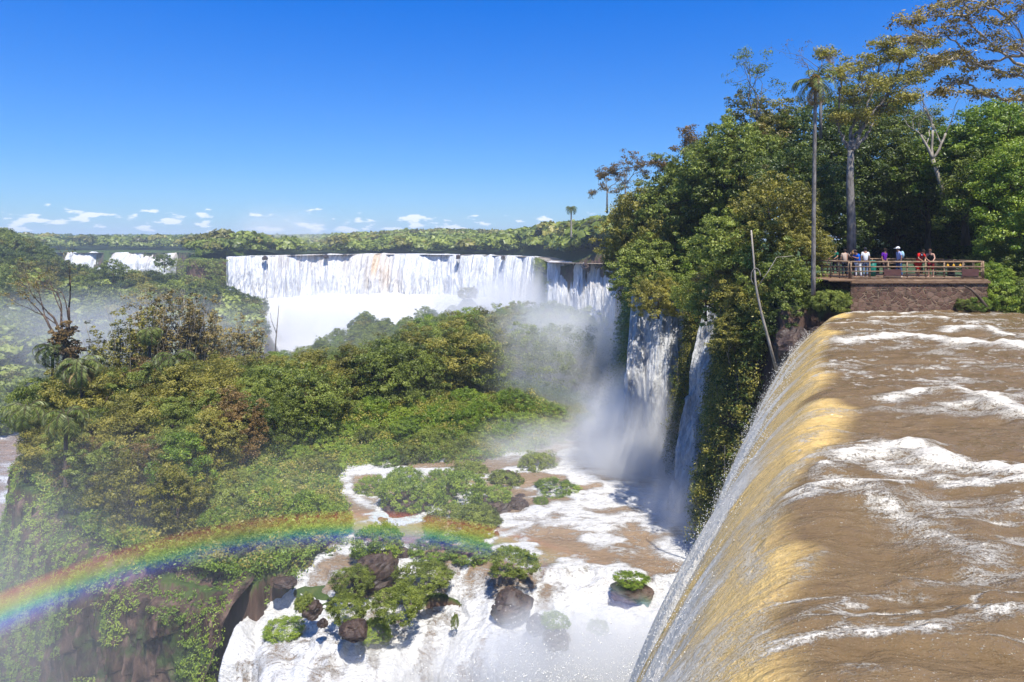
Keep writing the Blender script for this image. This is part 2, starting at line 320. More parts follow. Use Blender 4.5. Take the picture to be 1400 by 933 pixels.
xs = np.linspace(-16.6, 22, 720); yy = np.linspace(26.5, 76, 760); X, Y = np.meshgrid(xs, yy)
Zb, dl = pool_surface(X, Y); fl = fbm(X/2.2, Y/1.1, 4, 64)-.5; rp = fbm(X/.5, Y/.3, 3, 65)-.5
foam = sst(dl+1.6*(fbm(X/2, Y/2, 3, 59)-.5), -4.6, -.6)*(.55+.65*sst(fbm(X/.9, Y/2.2, 4, 60), .3, .62))
for pts, wd, st in [([(400, 795), (455, 755), (480, 735)], .5, .9), ([(470, 665), (490, 690), (520, 705)], .6, .8), ([(430, 765), (500, 745), (560, 760)], .45, .7), ([(520, 700), (518, 665)], .4, .8), ([(640, 730), (700, 720), (780, 715)], .5, .8), ([(590, 800), (640, 775), (672, 745)], .35, .9),
                    ([(600, 770), (560, 790), (530, 800)], .45, .7), ([(690, 735), (760, 700), (860, 690)], .9, .8), ([(760, 720), (850, 715), (930, 700)], 1.1, .9), ([(770, 650), (850, 660), (930, 670)], .8, .9), ([(720, 830), (745, 790), (700, 770)], .5, .8), ([(640, 850), (720, 820), (800, 810)], .5, .5), ([(350, 800), (400, 795)], .8, .8),
                    ([(700, 640), (760, 618), (830, 620)], .7, .5), ([(880, 800), (830, 780)], .5, .5), ([(410, 860), (380, 890)], .5, .8), ([(430, 870), (520, 870)], .4, .7)]:
    d = dline(X+1.4*fl, Y+1.2*(fbm(X/2, Y/2, 3, 66)-.5), [tuple(PZ(a, b, -20.5)[:2]) for a, b in pts]); foam = np.maximum(foam, st*np.exp(-(d/wd)**2)*(.6+.8*fbm(X/.8, Y/.5, 3, 67)))
for cx, cyy, r in [(14, 60.5, 7.5), (13.5, 51.5, 5.5), (12, 45, 3.5), (8.5, 36, 4), (14, 42, 3.0)]:
    d = np.hypot((X-cx)/r, (Y-cyy)/(r*.8)); foam = np.maximum(foam, 1.05*sst(d, 1.05, .45))
foam = np.maximum(foam, .42*sst(np.abs(fbm(X/2+fl, Y/.9, 4, 68)-.5), .04, 0))
foam = np.maximum(foam, .85*sst(fbm(X/3, Y/1.6, 4, 69)+.10*sst(X, 0, 6)+.06*sst(X, -2, -8), .42, .62))
Z = Zb+.28*fl+.10*rp+.10*foam
pool = link('cascade_pool', mesh_np('cascade_pool', np.stack([X, Y, Z], -1).reshape(-1, 3), grid_faces(*X.shape), m_pool, True, {'foam': ('POINT', foam), 'thin': ('POINT', .5*sst(fbm(X/4, Y/3, 2, 70), .4, .6)+.3*sst(dl, 0, 1))}))
tag(pool, 'foaming brown pool and white cascade below the near fall', None, None, 'structure')

# sheer basalt face of the island
RING = np.array([(-49.5, 71.5), (-46, 66), (-42.5, 60), (-35.7, 52.1), (-29.2, 46.0), (-23, 42.0), (-17.4, 40.2), (-15.8, 39.2)]); RSG = np.r_[0, np.cumsum(np.hypot(*np.diff(RING, axis=0).T))]
def cliff_xyz(q, z):
    def at(q): return np.stack([np.interp(q, RSG, RING[:, 0]), np.interp(q, RSG, RING[:, 1])], -1)
    t_ = at(q+1.5)-at(q-1.5); t_ /= np.linalg.norm(t_, axis=-1, keepdims=True)+1e-9; nrm = np.stack([t_[..., 1], -t_[..., 0]], -1); dz = -20.3-z
    d = dz/8+.3+1.7*(fbm(q/3.1+.02*z, z/16, 3, 71)-.35)+1.0*(np.abs(fbm(q/1.0, z/9, 3, 72)-.5)*3)+.6*(vn2(q/2.3, np.floor(z/2.2+2*vn2(q/2, z*0, 73)), 74)-.5)+.35*(fbm(q/.35, z/.7, 3, 75)-.5)
    d = d*sst(dz, -.3, 1.5)-1.2*sst(dz, .6, -.6); return np.concatenate([at(q)+nrm*d[..., None], z[..., None]], -1)
Qg, Zg = np.meshgrid(np.linspace(0, RSG[-1], 460), np.linspace(-19.6, -48, 260)); m_cliff, t, out = material('basalt_cliff'); p = t.pos()
a = t.noise(t.mapping(p, (1, 1, .35)), 1.3, 6, .68); bb = t.noise(p, .5, 5, .7); rk = t.ramp(a, [(.34, (.012, .008, .007)), (.47, (.055, .034, .026)), (.58, (.13, .08, .06)), (.72, (.24, .16, .12))])
principled(t, out, t.mix(t.maprange(bb, .50, .60), rk, (.055, .085, .022, 1)), .85, .2, bump(t, a, .9, .3))
tag(link('cliff', mesh_np('cliff', cliff_xyz(Qg, Zg).reshape(-1, 3), grid_faces(*Qg.shape), m_cliff, False)), 'sheer dark basalt cliff at the front left edge of the island', None, None, 'structure')

# gorge water with the white rapids under the big falls
X, Y = np.meshgrid(np.linspace(-330, 40, 620), np.linspace(60, 415, 560)); d = dline(X, Y, LIP_MAIN[3:])
n = fbm(X/14, Y/14, 4, 81)-.5; Z = -50+20*sst(d+16*n, 62, 14)*sst(Y, 240, 300)+1.0*(fbm(X/3, Y/3, 3, 82)-.5)+3.0*n*sst(d, 90, 40)
foam = np.clip(.25+.9*sst(d, 190, 60)*sst(Y, 200, 260)+.5*sst(fbm(X/12, Y/7, 3, 83), .45, .7), 0, 1.2)
m_gorge = water_mat('gorge_water', (.24, .17, .13), (.3, .2, .12), (.70, .69, .68), .12)
go = link('gorge_river', mesh_np('gorge_river', np.stack([X, Y, Z], -1).reshape(-1, 3), grid_faces(*X.shape), m_gorge, True, {'foam': ('POINT', foam), 'thin': ('POINT', foam*0)}))
tag(go, 'white rapids and pale river in the gorge under the big falls', None, None, 'structure')
# the wide river above the main falls and above the far-left falls
m_up, t, out = material('upper_river_water'); principled(t, out, t.ramp(t.noise(t.mapping(t.pos(), (.3, 1, 1)), .3, 4), [(.35, (.2, .14, .1)), (.6, (.5, .42, .36))]), .35, .5, bump(t, t.noise(t.pos(), .8, 4), .6, .3))
def strip(name, line, back, z, label):
    L = np.array(line, float)
    V = np.concatenate([np.c_[L+np.array(b), np.full(len(L), z)] for b in back]); nr_ = len(back)
    o = link(name, mesh_np(name, V, grid_faces(nr_, len(L)), m_up, True)); tag(o, label, None, None, 'structure')
strip('upper_river', LIP_MAIN, [(0, 0), (3, 8), (8, 20)], -7.9, 'brown river just above the lip of the big falls')
strip('far_river', [(-432, 640), (-399, 619), (-360, 625), (-330, 616), (-306, 622), (-290, 615)], [(0, 0), (-5, 40), (-10, 120)], -10.6, 'distant river above the far falls')

# ---------------------------------------------------------------- waterfalls
m_fall, t, out = material('falling_white_water')
uv = t.n.new('ShaderNodeUVMap').outputs[0]; sc = t.attr('tan'); ob = t.n.new('ShaderNodeObjectInfo')
a = t.noise(t.mapping(uv, (1, .10, 1)), .9, 5, .65, .2); b = t.noise(t.mapping(uv, (1, .22, 1)), 3.2, 5, .7)
br = t.maprange(t.math('ADD', t.math('MULTIPLY', a, .55), t.math('MULTIPLY', b, .45)), .36, .62, 0, 1, True)
white = t.mix(br, (.36, .36, .37), (.74, .74, .73)); tanc = t.mix(br, (.34, .23, .13), (.66, .54, .40))
pr = principled(t, None, t.mix(sc, white, tanc), .75, .2, bump(t, t.math('ADD', a, t.math('MULTIPLY', b, .5)), 1.0, .5))
tr = t.n.new('ShaderNodeBsdfTransparent'); mx = t.n.new('ShaderNodeMixShader'); t.set(mx.inputs[0], t.attr('solid')); t.l.new(tr.outputs[0], mx.inputs[1]); t.l.new(pr.outputs[0], mx.inputs[2])
t.l.new(pr.outputs[0], out.inputs[0])
def unit2(v): return v/np.linalg.norm(v)
def waterfall(line, ztop, zbot, outv, label, res=260, rows=90, amp=1.0, tan=None, group='white waterfalls dropping into the gorge'):
    """line: lip polyline; sheet leaves it along outv as a parabola, with clotted streaks"""
    L = np.array(line, float); L[0] += unit2(L[0]-L[1])*1.3*amp; L[-1] += unit2(L[-1]-L[-2])*1.3*amp; seg = np.r_[0, np.cumsum(np.hypot(*np.diff(L, axis=0).T))]; s = np.linspace(0, seg[-1], res)
    lx = np.interp(s, seg, L[:, 0]); ly = np.interp(s, seg, L[:, 1]); tt = np.linspace(0, 1, rows)**1.25
    Sg, Tg = np.meshgrid(s, tt); H = ztop-zbot; h = Tg*H; out_ = outv[2]*np.sqrt(Tg); q = amp
    streak = fbm(Sg/(2.2*q), h/(13*q)+Sg/40, 4, int(abs(lx[0]))+7)-.5; clot = fbm(Sg/(.7*q), h/(2.4*q), 3, 9)-.5; big = fbm(Sg/(9*q), h/(60*q), 2, 10)-.5
    o = out_+1.6*q*np.floor(2.6*Tg+2.2*fbm(Sg/(5*q), Sg*0, 2, 19))*sst(Tg, .02, .3)+(streak*4.4+clot*1.5)*q*(.25+.9*np.sqrt(Tg))+big*5*q*(.3+Tg)
    ov = np.array(outv[:2])/np.hypot(*outv[:2])
    ed = sst(Sg, 0, 1.3*q)*sst(Sg, seg[-1], seg[-1]-1.3*q)
    o = o+7*q*(fbm(Sg/(9*q), Sg*0, 3, 23)-.5)+2.2*q*(fbm(Sg/(2.2*q), Sg*0, 3, 24)-.5)
    X = lx[None]+ov[0]*(o*(.45+.55*ed)-(1-ed)*.9*q); Y = ly[None]+ov[1]*(o*(.45+.55*ed)-(1-ed)*.9*q); lipn = 1.5*(fbm(Sg/(3.5*q), Sg*0, 4, 77)-.5)*q
    Z = ztop+lipn-h-.06*H*0
    back = np.stack([X[0]-ov[0]*9*q, Y[0]-ov[1]*9*q, Z[0]*0+ztop+.15], -1)[None]
    V = np.concatenate([back, np.stack([X, Y, Z], -1)]); n = V.shape
    tv = np.zeros(X.shape) if tan is None else tan(Sg/seg[-1], Tg)
    tv = np.concatenate([tv[:1], tv]).ravel(); me = mesh_np('waterfall', V.reshape(-1, 3), grid_faces(n[0], n[1]), m_fall, True, {'tan': ('POINT', tv), 'solid': ('POINT', tv*0+1)})
    uvl = me.uv_layers.new(name='UVMap'); U = np.stack([np.concatenate([Sg[:1], Sg])/q, np.concatenate([h[:1]-3, h])/q], -1).reshape(-1, 2)
    vi = np.empty(len(me.loops), np.int32); me.loops.foreach_get('vertex_index', vi); uvl.data.foreach_set('uv', U[vi].astype(np.float32).ravel())
    o_ = link('waterfall', me); return tag(o_, label, 'waterfall', group)
def PX(px, d): return ((px-700)/F*d, d)
n01 = lambda S_, T_, k: fbm(S_*k, T_*1.5, 3, 91)
waterfall([PX(845, 236), PX(822, 243), PX(801, 248)], -7.8, -52, (-.3, -1, 7), 'narrow tan-topped fall at the right end of the big curtain beside the green cliff', 200, 120, tan=lambda s, t_: .5*sst(t_, .3, 0)*sst(n01(s, t_, 12), .4, .6))
waterfall([PX(797, 248), PX(775, 254), PX(752, 258)], -7.9, -52, (-.2, -1, 7), 'separate white fall just left of the narrow tan-topped one, split by dark rock', 220, 120)
waterfall([PX(734, 332), PX(715, 352), PX(690, 366), PX(660, 378), PX(629, 388)], -7.9, -54, (-.3, -1, 10), 'broad white fall right of the dark wet crack in the big curtain', 420, 120, 1.2)
waterfall([PX(626, 389), PX(600, 398), PX(560, 403), PX(520, 406), PX(480, 404), PX(450, 396)], -7.6, -54, (-.1, -1, 12), 'widest fall of the curtain with the tan brown water at its centre', 620, 120, 1.2, tan=lambda s, t_: .9*sst(np.abs(s-.60+.35*t_-.12), .26, .02)*sst(t_, .62, .1)*(.3+.9*sst(n01(s, t_, 22), .35, .62)))
waterfall([PX(447, 395), PX(415, 382), PX(390, 372), PX(367, 362)], -7.8, -54, (.3, -1, 10), 'white fall behind the thick mist, left of the tan brown stretch', 320, 120, 1.2, tan=lambda s, t_: .4*sst(t_, .3, 0)*sst(n01(s, t_, 12), .45, .6))
waterfall([PX(363, 360), PX(340, 352), PX(313, 343)], -7.8, -38, (.4, -1, 8), 'leftmost fall of the big curtain next to the brown rock wall', 240, 100, 1.1)
waterfall([PX(240, 622), PX(215, 620), PX(190, 619), PX(150, 632), PX(98, 622)], -10.6, -45, (0, -1, 10), 'distant low white fall between the left hill and the wooded knoll', 360, 60, 2.0, tan=lambda s, t_: .5*sst(t_, .4, 0)*sst(n01(s, t_, 14), .45, .6))
waterfall([(17.4, 62.4), (15.6, 61.6), (13.2, 61.8), (11.4, 63.2)], -5.0, -21.5, (-.45, -1, 3.2), 'tall white plunge under the overhanging branches of the near cliff', 240, 170, .32)
waterfall([(18.2, 51.6), (16.9, 52.2), (15.3, 53.6)], -5.0, -21.5, (-.9, -.6, 2.8), 'thin white fall half hidden by the vine-covered cliff', 160, 170, .28)
# ---------------------------------------------------------------- vegetation
def leaf_mat(name, c1, c2, c3, trans=.28, rough=.42):
    m, t, out = material(name); tint = t.attr('tint'); oi = t.n.new('ShaderNodeObjectInfo').outputs['Random']
    f = t.math('ADD', t.math('SUBTRACT', t.math('MULTIPLY', tint, .75), .15), t.math('MULTIPLY', t.noise(t.pos(), .45, 4, .7), .75)); f = t.math('ADD', f, t.math('MULTIPLY', t.math('SUBTRACT', oi, .5), .28))
    col = t.ramp(f, [(.22, c1), (.55, c2), (.92, c3)])
    b = principled(t, None, col, rough, .4); tr = t.node('ShaderNodeBsdfTranslucent', None, Color=t.mix(1, col, (1.2, 1.25, .6), 'MULTIPLY'))
    mx = t.n.new('ShaderNodeMixShader'); mx.inputs[0].default_value = trans; t.l.new(b.outputs[0], mx.inputs[1]); t.l.new(tr.outputs[0], mx.inputs[2]); t.l.new(mx.outputs[0], out.inputs[0]); return m
LM = dict(gold=leaf_mat('golden_leaves', (.075, .055, .015), (.24, .18, .05), (.46, .36, .12)),
    green=leaf_mat('green_leaves', (.045, .060, .009), (.165, .205, .030), (.33, .37, .07)),
          olive=leaf_mat('olive_leaves', (.055, .052, .010), (.20, .19, .030), (.42, .36, .07)),
          rust=leaf_mat('rusty_leaves', (.055, .035, .015), (.16, .10, .03), (.30, .19, .06)),
          bright=leaf_mat('bright_fern_leaves', (.050, .090, .008), (.17, .26, .024), (.36, .43, .055)),
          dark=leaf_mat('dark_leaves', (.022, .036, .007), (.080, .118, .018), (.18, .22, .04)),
          tan=leaf_mat('dry_fronds', (.12, .08, .035), (.28, .19, .08), (.45, .33, .15), .1),
          palm=leaf_mat('palm_leaflets', (.045, .065, .012), (.13, .17, .035), (.28, .31, .09)))
def bark_mat(name, c1, c2, sc=3):
    m, t, out = material(name); n = t.noise(t.mapping(t.pos(), (1, 1, .35)), sc, 5, .65); principled(t, out, t.ramp(n, [(.3, c1), (.62, c2)]), .9, .1, bump(t, n, .6, .05)); return m
BK = dict(brown=bark_mat('brown_bark', (.04, .028, .02), (.14, .10, .075)), pale=bark_mat('pale_bark', (.16, .13, .10), (.42, .37, .31), 5), grey=bark_mat('grey_bark', (.08, .07, .06), (.26, .235, .21), 6))
def unit(v): return v/(np.linalg.norm(v, axis=-1, keepdims=True)+1e-9)
def leaves(rng, Cn, N, size, asp=.48, jitter=.9, up=.45):
    """rhombic leaf faces at centres Cn facing roughly N"""
    n = len(Cn); nrm = unit(N*.7+np.array([0, 0, up])+rng.normal(0, jitter*.6, (n, 3))); r = rng.normal(0, 1, (n, 3)); a = unit(np.cross(nrm, r)); b = np.cross(nrm, a)
    L = (size*(.65+.7*rng.random(n)))[:, None]*.5
    V = np.stack([Cn+a*L, Cn+b*L*asp*1.0-a*L*.1-nrm*L*.12, Cn-a*L, Cn-b*L*asp-a*L*.1-nrm*L*.12], 1).reshape(-1, 3); return V, np.arange(4*n).reshape(-1, 4)
def crown_data(seed, R, H, ncl, nl, leaf, low=-.35, hollow=.55, rcl=.27, centres=None, lump=.35):
    rng = np.random.default_rng(seed)
    if centres is None:
        d = unit(rng.normal(0, 1, (ncl*3, 3))); d = d[d[:, 2] > low][:ncl]; ncl = len(d)
        rad = hollow+(1-hollow)*rng.random(ncl)**.6
        rad *= 1-lump+2*lump*vn3(d[:, 0]*1.7+9, d[:, 1]*1.7+9, d[:, 2]*1.7+9, seed)
        cc = d*rad[:, None]*np.array([R, R, H])
    else: cc = np.asarray(centres, float); ncl = len(cc); d = unit(cc+np.array([0, 0, H*.3]))
    rc = R*rcl*(.55+.8*rng.random(ncl)); dn = unit(rng.normal(0, 1, (ncl, nl, 3))); rr_ = (.35+.65*rng.random((ncl, nl))**.5)
    off = dn*rr_[..., None]*rc[:, None, None]*np.array([1, 1, .62]); c = (cc[:, None]+off).reshape(-1, 3); N = unit(dn*.8+d[:, None]*.5).reshape(-1, 3)
    V, Q = leaves(rng, c, N, np.full(len(c), leaf)); tint = (.68*rng.random(ncl)[:, None]+.32*rng.random((ncl, nl))).ravel()
    return V, Q, tint, cc
def trunk_mesh(seed, h, r, tips, bark, lean=.04, nlim=5):
    rng = np.random.default_rng(seed); b = MB(); k = 7; zz = np.linspace(0, h, k)
    pts = np.c_[np.cumsum(rng.normal(0, lean*h/k, k)), np.cumsum(rng.normal(0, lean*h/k, k)), zz]; pts[0, :2] = 0
    b.tube(pts, np.linspace(r, r*.5, k)*np.r_[1.35, np.ones(k-1)], 7)
    T = np.asarray(tips); idx = rng.choice(len(T), min(nlim, len(T)), False)
    for i in idx:
        tip = T[i]; s = pts[rng.integers(k-4, k-1)]; mid = (s+tip)/2+np.array([0, 0, -.08*h])+rng.normal(0, .04*h, 3); u_ = np.linspace(0, 1, 6)[:, None]
        b.tube((1-u_)**2*s+2*u_*(1-u_)*mid+u_**2*tip, np.linspace(r*.45, r*.1, 6), 5)
    return b.mesh('trunk', BK[bark])
PROTO = {}
def proto(key, seed, kind, matk, R, H, ht, ncl, nl, leaf, bark='brown', **kw):
    """a tree: empty > trunk, crown; kept as prototypes whose meshes the copies share"""
    V, Q, ti, cc = crown_data(seed, R, H, ncl, nl, leaf, **kw); V = V+np.array([0, 0, ht]); cc = cc+np.array([0, 0, ht])
    PROTO[key] = (kind, mesh_np('crown', V, Q, LM[matk], False, {'tint': ('FACE', ti)}), trunk_mesh(seed, ht, .035*ht+.05, cc, bark) if ht > 1 else None, R, ht+H)
def put(key, x, y, z, s=1.0, rz=None, label=None, cat=None, group=None, sz=None, name=None):
    kind, cm, tm, R, top = PROTO[key]; o = thing(name or kind, label, cat, (x, y, z), RNG.random()*6.28 if rz is None else rz, group); o.scale = (s, s, sz or s)
    if tm: link('trunk' if cat != 'shrub' else 'stem', tm, o)
    link('crown' if cat != 'shrub' else 'foliage', cm, o); return o
RNG = np.random.default_rng(5)
for i, (mk, R, H, ht) in enumerate([('green', 3.6, 3.9, 4.9), ('green', 3.1, 4.3, 5.2), ('olive', 3.5, 3.7, 4.7), ('green', 4.0, 3.5, 4.8), ('olive', 3.0, 3.9, 4.8), ('dark', 3.4, 4.1, 5.1), ('bright', 3.0, 3.2, 4.2), ('rust', 3.1, 3.5, 4.6)]):
    proto('isle%d' % i, 100+i, 'broadleaf_tree', mk, R, H, ht, 230, 88, .20, low=-.8, hollow=.5, rcl=.17, lump=.48)
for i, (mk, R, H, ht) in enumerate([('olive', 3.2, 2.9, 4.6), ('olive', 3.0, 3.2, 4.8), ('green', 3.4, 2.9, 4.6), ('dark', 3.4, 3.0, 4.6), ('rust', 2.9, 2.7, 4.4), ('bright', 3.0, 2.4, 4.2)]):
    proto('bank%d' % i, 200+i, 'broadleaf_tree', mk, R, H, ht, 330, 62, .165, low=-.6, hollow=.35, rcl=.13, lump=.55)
for i, mk in enumerate(['olive', 'green', 'olive', 'dark', 'gold', 'bright']):
    proto('over%d' % i, 240+i, 'broadleaf_tree', mk, 3.0, 2.8, 2.2, 330, 62, .165, low=-.75, hollow=.35, rcl=.13, lump=.6)
for i, mk in enumerate(['bright', 'green', 'bright']):
    proto('shrub%d' % i, 300+i, 'shrub', mk, 1.0, .72, .42, 320, 60, .062, low=-.6, hollow=.70, rcl=.14, lump=.30)
for i, mk in enumerate(['green', 'dark', 'olive', 'green']):
    proto('hill%d' % i, 350+i, 'broadleaf_tree', mk, 5.0, 3.9, 5.4, 110, 30, .62, low=-.6, hollow=.65, rcl=.2)

# special branching trees -------------------------------------------------------
def branching(seed, base, h, r, first, levels=4, split=3, spread=.75, taper=.68, length=.42, bias=(0, 0, .25), wig=.12, bark='brown', trunk_pts=None):
    rng = np.random.default_rng(seed); b = MB(); tips = []
    tp = np.asarray(trunk_pts, float) if trunk_pts is not None else np.array([[0, 0, 0], [0, 0, h*.5], [0, 0, h]])
    b.tube(tp, np.linspace(r*1.25, r*.75, len(tp)), 8); d0 = unit(tp[-1]-tp[-2])
    def grow(p, d, L, rad, lv):
        k = 5; pts = [p]; dd = d.copy()
        for i in range(k): dd = unit(dd+rng.normal(0, wig, 3)+np.array(bias)*.12); pts.append(pts[-1]+dd*L/k)
        b.tube(pts, np.linspace(rad, rad*taper, k+1), 6 if lv > 1 else 4); tips.append((np.array(pts[-1]), lv))
        if lv > 0:
            for j in range(split if lv > 1 else split+1):
                q = rng.integers(2, k+1) if j else k; nd = unit(dd+rng.normal(0, spread, 3)+np.array(bias)); grow(np.array(pts[q]), nd, L*(.55+.35*rng.random()), rad*taper*(.6+.25*rng.random()), lv-1)
    for fd in first: grow(tp[-1], unit(np.array(fd, float)), h*length*(.8+.4*rng.random()), r*.62, levels)
    return b, [q for q, lv in tips if lv <= 2]
def special(name, label, cat, base, bld, tips, matk, bark, leaf=.2, nl=26, rc=.55, keep=1.0, seed=1, group=None):
    o = thing(name, label, cat, base, 0, group); link('trunk', bld.mesh('trunk', BK[bark]), o)
    if keep > 0:
        rng = np.random.default_rng(seed); T = np.array(tips); T = T[rng.random(len(T)) < keep]; n = len(T)
        dn = unit(rng.normal(0, 1, (n, nl, 3))); c = (T[:, None]+dn*rc*(.3+.7*rng.random((n, nl, 1)))*np.array([1, 1, .5])).reshape(-1, 3)
        V, Q = leaves(rng, c, dn.reshape(-1, 3), np.full(len(c), leaf)); ti = (.55*rng.random(n)[:, None]+.45*rng.random((n, nl))).ravel()
        link('crown', mesh_np('crown', V, Q, LM[matk], False, {'tint': ('FACE', ti)}), o)
    return o
def pad_tree(name, label, base, trunk, r, pads, matk, bark, leaf, nclump, nl, seed, rc=.48, groups=5, big=1.3):
    """tree whose limbs run to flat leaf pads; pads = (px, py, depth, rx, rz) seen from the walkway, turned into real positions"""
    rng = np.random.default_rng(seed); b = MB(); tp = np.asarray(trunk, float); b.tube(tp, np.linspace(r*1.2, r*.75, len(tp)), 9); cs = []; top = tp[-1]
    pc = np.array([P(a, b_, d)-np.asarray(base) for a, b_, d, _, _ in pads]); ang = np.arctan2(pc[:, 2]-top[2], pc[:, 0]-top[0]); order = np.argsort(ang)
    def bez(a, m, c, n=9): u_ = np.linspace(0, 1, n)[:, None]; q = (1-u_)**2*a+2*u_*(1-u_)*m+u_**2*c; q[1:-1] += rng.normal(0, .05, (n-2, 3)); return q
    for grp in np.array_split(order, groups):
        cen = pc[grp].mean(0); near = pc[grp][np.argmin(np.linalg.norm(pc[grp]-top, axis=1))]; fork = top+(near-top)*.45+rng.normal(0, .1, 3)+np.array([0, 0, -.15]); lim = bez(top, (top+fork)/2+rng.normal(0, .15, 3)+np.array([0, 0, -.1]), fork); b.tube(lim, np.linspace(r*.6, r*.36, 9), 7); reach = np.linalg.norm(pc[grp]-fork, axis=1).max()+.1
        prev = [lim[-1]]
        for gi in sorted(grp, key=lambda g: np.linalg.norm(pc[g]-fork)):
            c = pc[gi]; st0 = min(prev, key=lambda v: np.linalg.norm(v-c)); rx, rz = pads[gi][3]*big, pads[gi][4]*big; L = np.linalg.norm(c-st0); q = bez(st0, (st0+c)/2+rng.normal(0, .12*L, 3)+np.array([0, 0, -.05*L]), c); k = np.linalg.norm(st0-fork)/reach; b.tube(q, np.linspace(r*.34*(1-.55*k), .022, 9), 6); prev += [q[5], q[8]]
            for j in range(nclump):
                e = unit(rng.normal(0, 1, 3))*np.array([rx, rx*.9, rz])*rng.random()**.4; st = q[rng.integers(4, 9)]; en = c+e; b.tube(bez(st, (st+en)/2+rng.normal(0, .08, 3), en, 5), np.linspace(.018, .005, 5), 4, False); cs.append(en)
    o = thing(name, label, 'tree', base); link('trunk', b.mesh('trunk', BK[bark]), o); T = np.array(cs); n = len(T); dn = unit(rng.normal(0, 1, (n, nl, 3)))
    c = (T[:, None]+dn*rc*(.25+.75*rng.random((n, nl, 1)))*np.array([1, 1, .5])).reshape(-1, 3); V, Q = leaves(rng, c, dn.reshape(-1, 3), np.full(len(c), leaf)); ti = (.55*rng.random(n)[:, None]+.45*rng.random((n, nl))).ravel()
    link('crown', mesh_np('crown', V, Q, LM[matk], False, {'tint': ('FACE', ti)}), o); return o
def fronds(seed, n, L, droop, leaflet=.45, e0=1.1, mats='palm'):
    rng = np.random.default_rng(seed); Vs = []; Ts = []; stems = MB()
    for k in range(n):
        az = 2*math.pi*k/n+rng.normal(0, .2); e = e0*(1-.95*(k % 3)/2)+rng.normal(0, .12); m = 20; p = np.zeros(3); pts = [p]
        for i in range(m): e -= droop/m*(.6+1.2*i/m); p = p+L/m*np.array([math.cos(az)*math.cos(e), math.sin(az)*math.cos(e), math.sin(e)]); pts.append(p)
        pts = np.array(pts); stems.tube(pts, np.linspace(.03, .008, m+1), 4); side = np.array([-math.sin(az), math.cos(az), 0])
        for i in range(2, m+1):
            for sgn in (-1, 1):
                for q in (0, .5):
                    c0 = pts[i]-(pts[i]-pts[i-1])*q; ll = leaflet*math.sin(math.pi*(i/(m+1))**.8)**.5*(.8+.4*rng.random()); tip = c0+side*sgn*ll*.8+np.array([0, 0, -ll*(.25+.5*rng.random())])+(pts[i]-pts[i-1])*1.5
                    w_ = (pts[i]-pts[i-1])*.28; mid = (c0+tip)/2+np.array([0, 0, .03]); Vs.append([c0-w_*.5, mid-w_, tip, mid+w_]); Ts.append(rng.random())
    V = np.array(Vs).reshape(-1, 3); return V, np.arange(len(V)).reshape(-1, 4), np.array(Ts), stems
def palm(base, h, r, L, n, seed, label, droop=1.9, leaflet=.5, bark='pale', group=None, dead=0, flower=False, lean=(0, 0)):
    o = thing('palm_tree', label, 'palm tree', base, 0, group); b = MB(); k = 14; zz = np.linspace(0, h, k); q = (zz/h)**1.6
    b.tube(np.c_[lean[0]*q, lean[1]*q, zz], r*np.linspace(1.12, .8, k)*(1+.06*np.array([i % 2 for i in range(k)])), 9); b.build('trunk', BK[bark], o)
    V, Q, ti, st = fronds(seed, n, L, droop, leaflet); top = np.array([lean[0], lean[1], h]); f = link('crown', mesh_np('crown', V, Q, LM['palm'], False, {'tint': ('FACE', ti)}), o, tuple(top)); st.build('frond_ribs', BK['brown'], f)
    if dead:
        V, Q, ti, st = fronds(seed+50, dead, L*.8, 2.2, leaflet*.8, e0=-.5); link('dead_fronds', mesh_np('dead_fronds', V, Q, LM['tan'], False, {'tint': ('FACE', ti)}), o, (top[0], top[1], top[2]-.25))
    if flower:
        V, Q, ti, cc = crown_data(seed+3, .30, .48, 60, 26, .09, low=-1, hollow=.4); link('flower_cluster', mesh_np('flower_cluster', V, Q, M_FLOWER, False, {'tint': ('FACE', ti)}), o, (top[0]-.15, top[1]-.35, top[2]-.15))
    return o
M_FLOWER = leaf_mat('orange_palm_flowers', (.35, .20, .05), (.62, .40, .12), (.8, .6, .25), .1)

# ------------- right bank, placed one by one at true depth (crown centre seen from the walkway, depth, radius)
BANK = [(872, 322, 74, 4.0, 2), (862, 350, 76, 3.4, 0), (893, 300, 70, 4.6, 0), (935, 275, 66, 4.6, 1), (925, 335, 62, 4.0, 0), (975, 245, 60, 4.6, 1), (965, 300, 66, 4.4, 2), (1010, 218, 58, 4.2, 1), (1000, 275, 62, 4.4, 5), (1045, 235, 62, 4.6, 4), (955, 362, 61, 3.7, 5), (890, 365, 60, 3.4, 1), (900, 408, 54, 2.2, 0), (1010, 340, 44, 2.9, 1), (1055, 300, 44, 3.2, 2), (965, 405, 48, 2.4, 1),
        (1095, 340, 42.0, 1.9, 0), (1090, 250, 50, 3.4, 3), (1045, 180, 62, 3.8, 2), (1095, 195, 60, 4.2, 3), (1070, 385, 41, 2.2, 1), (1030, 410, 42.5, 2.3, 0), (1005, 455, 42.5, 1.7, 2), (1055, 445, 40.5, 1.7, 3), (1140, 240, 58, 4.4, 3), (1122, 300, 56, 3.8, 3), (1010, 385, 46, 2.5, 4)]
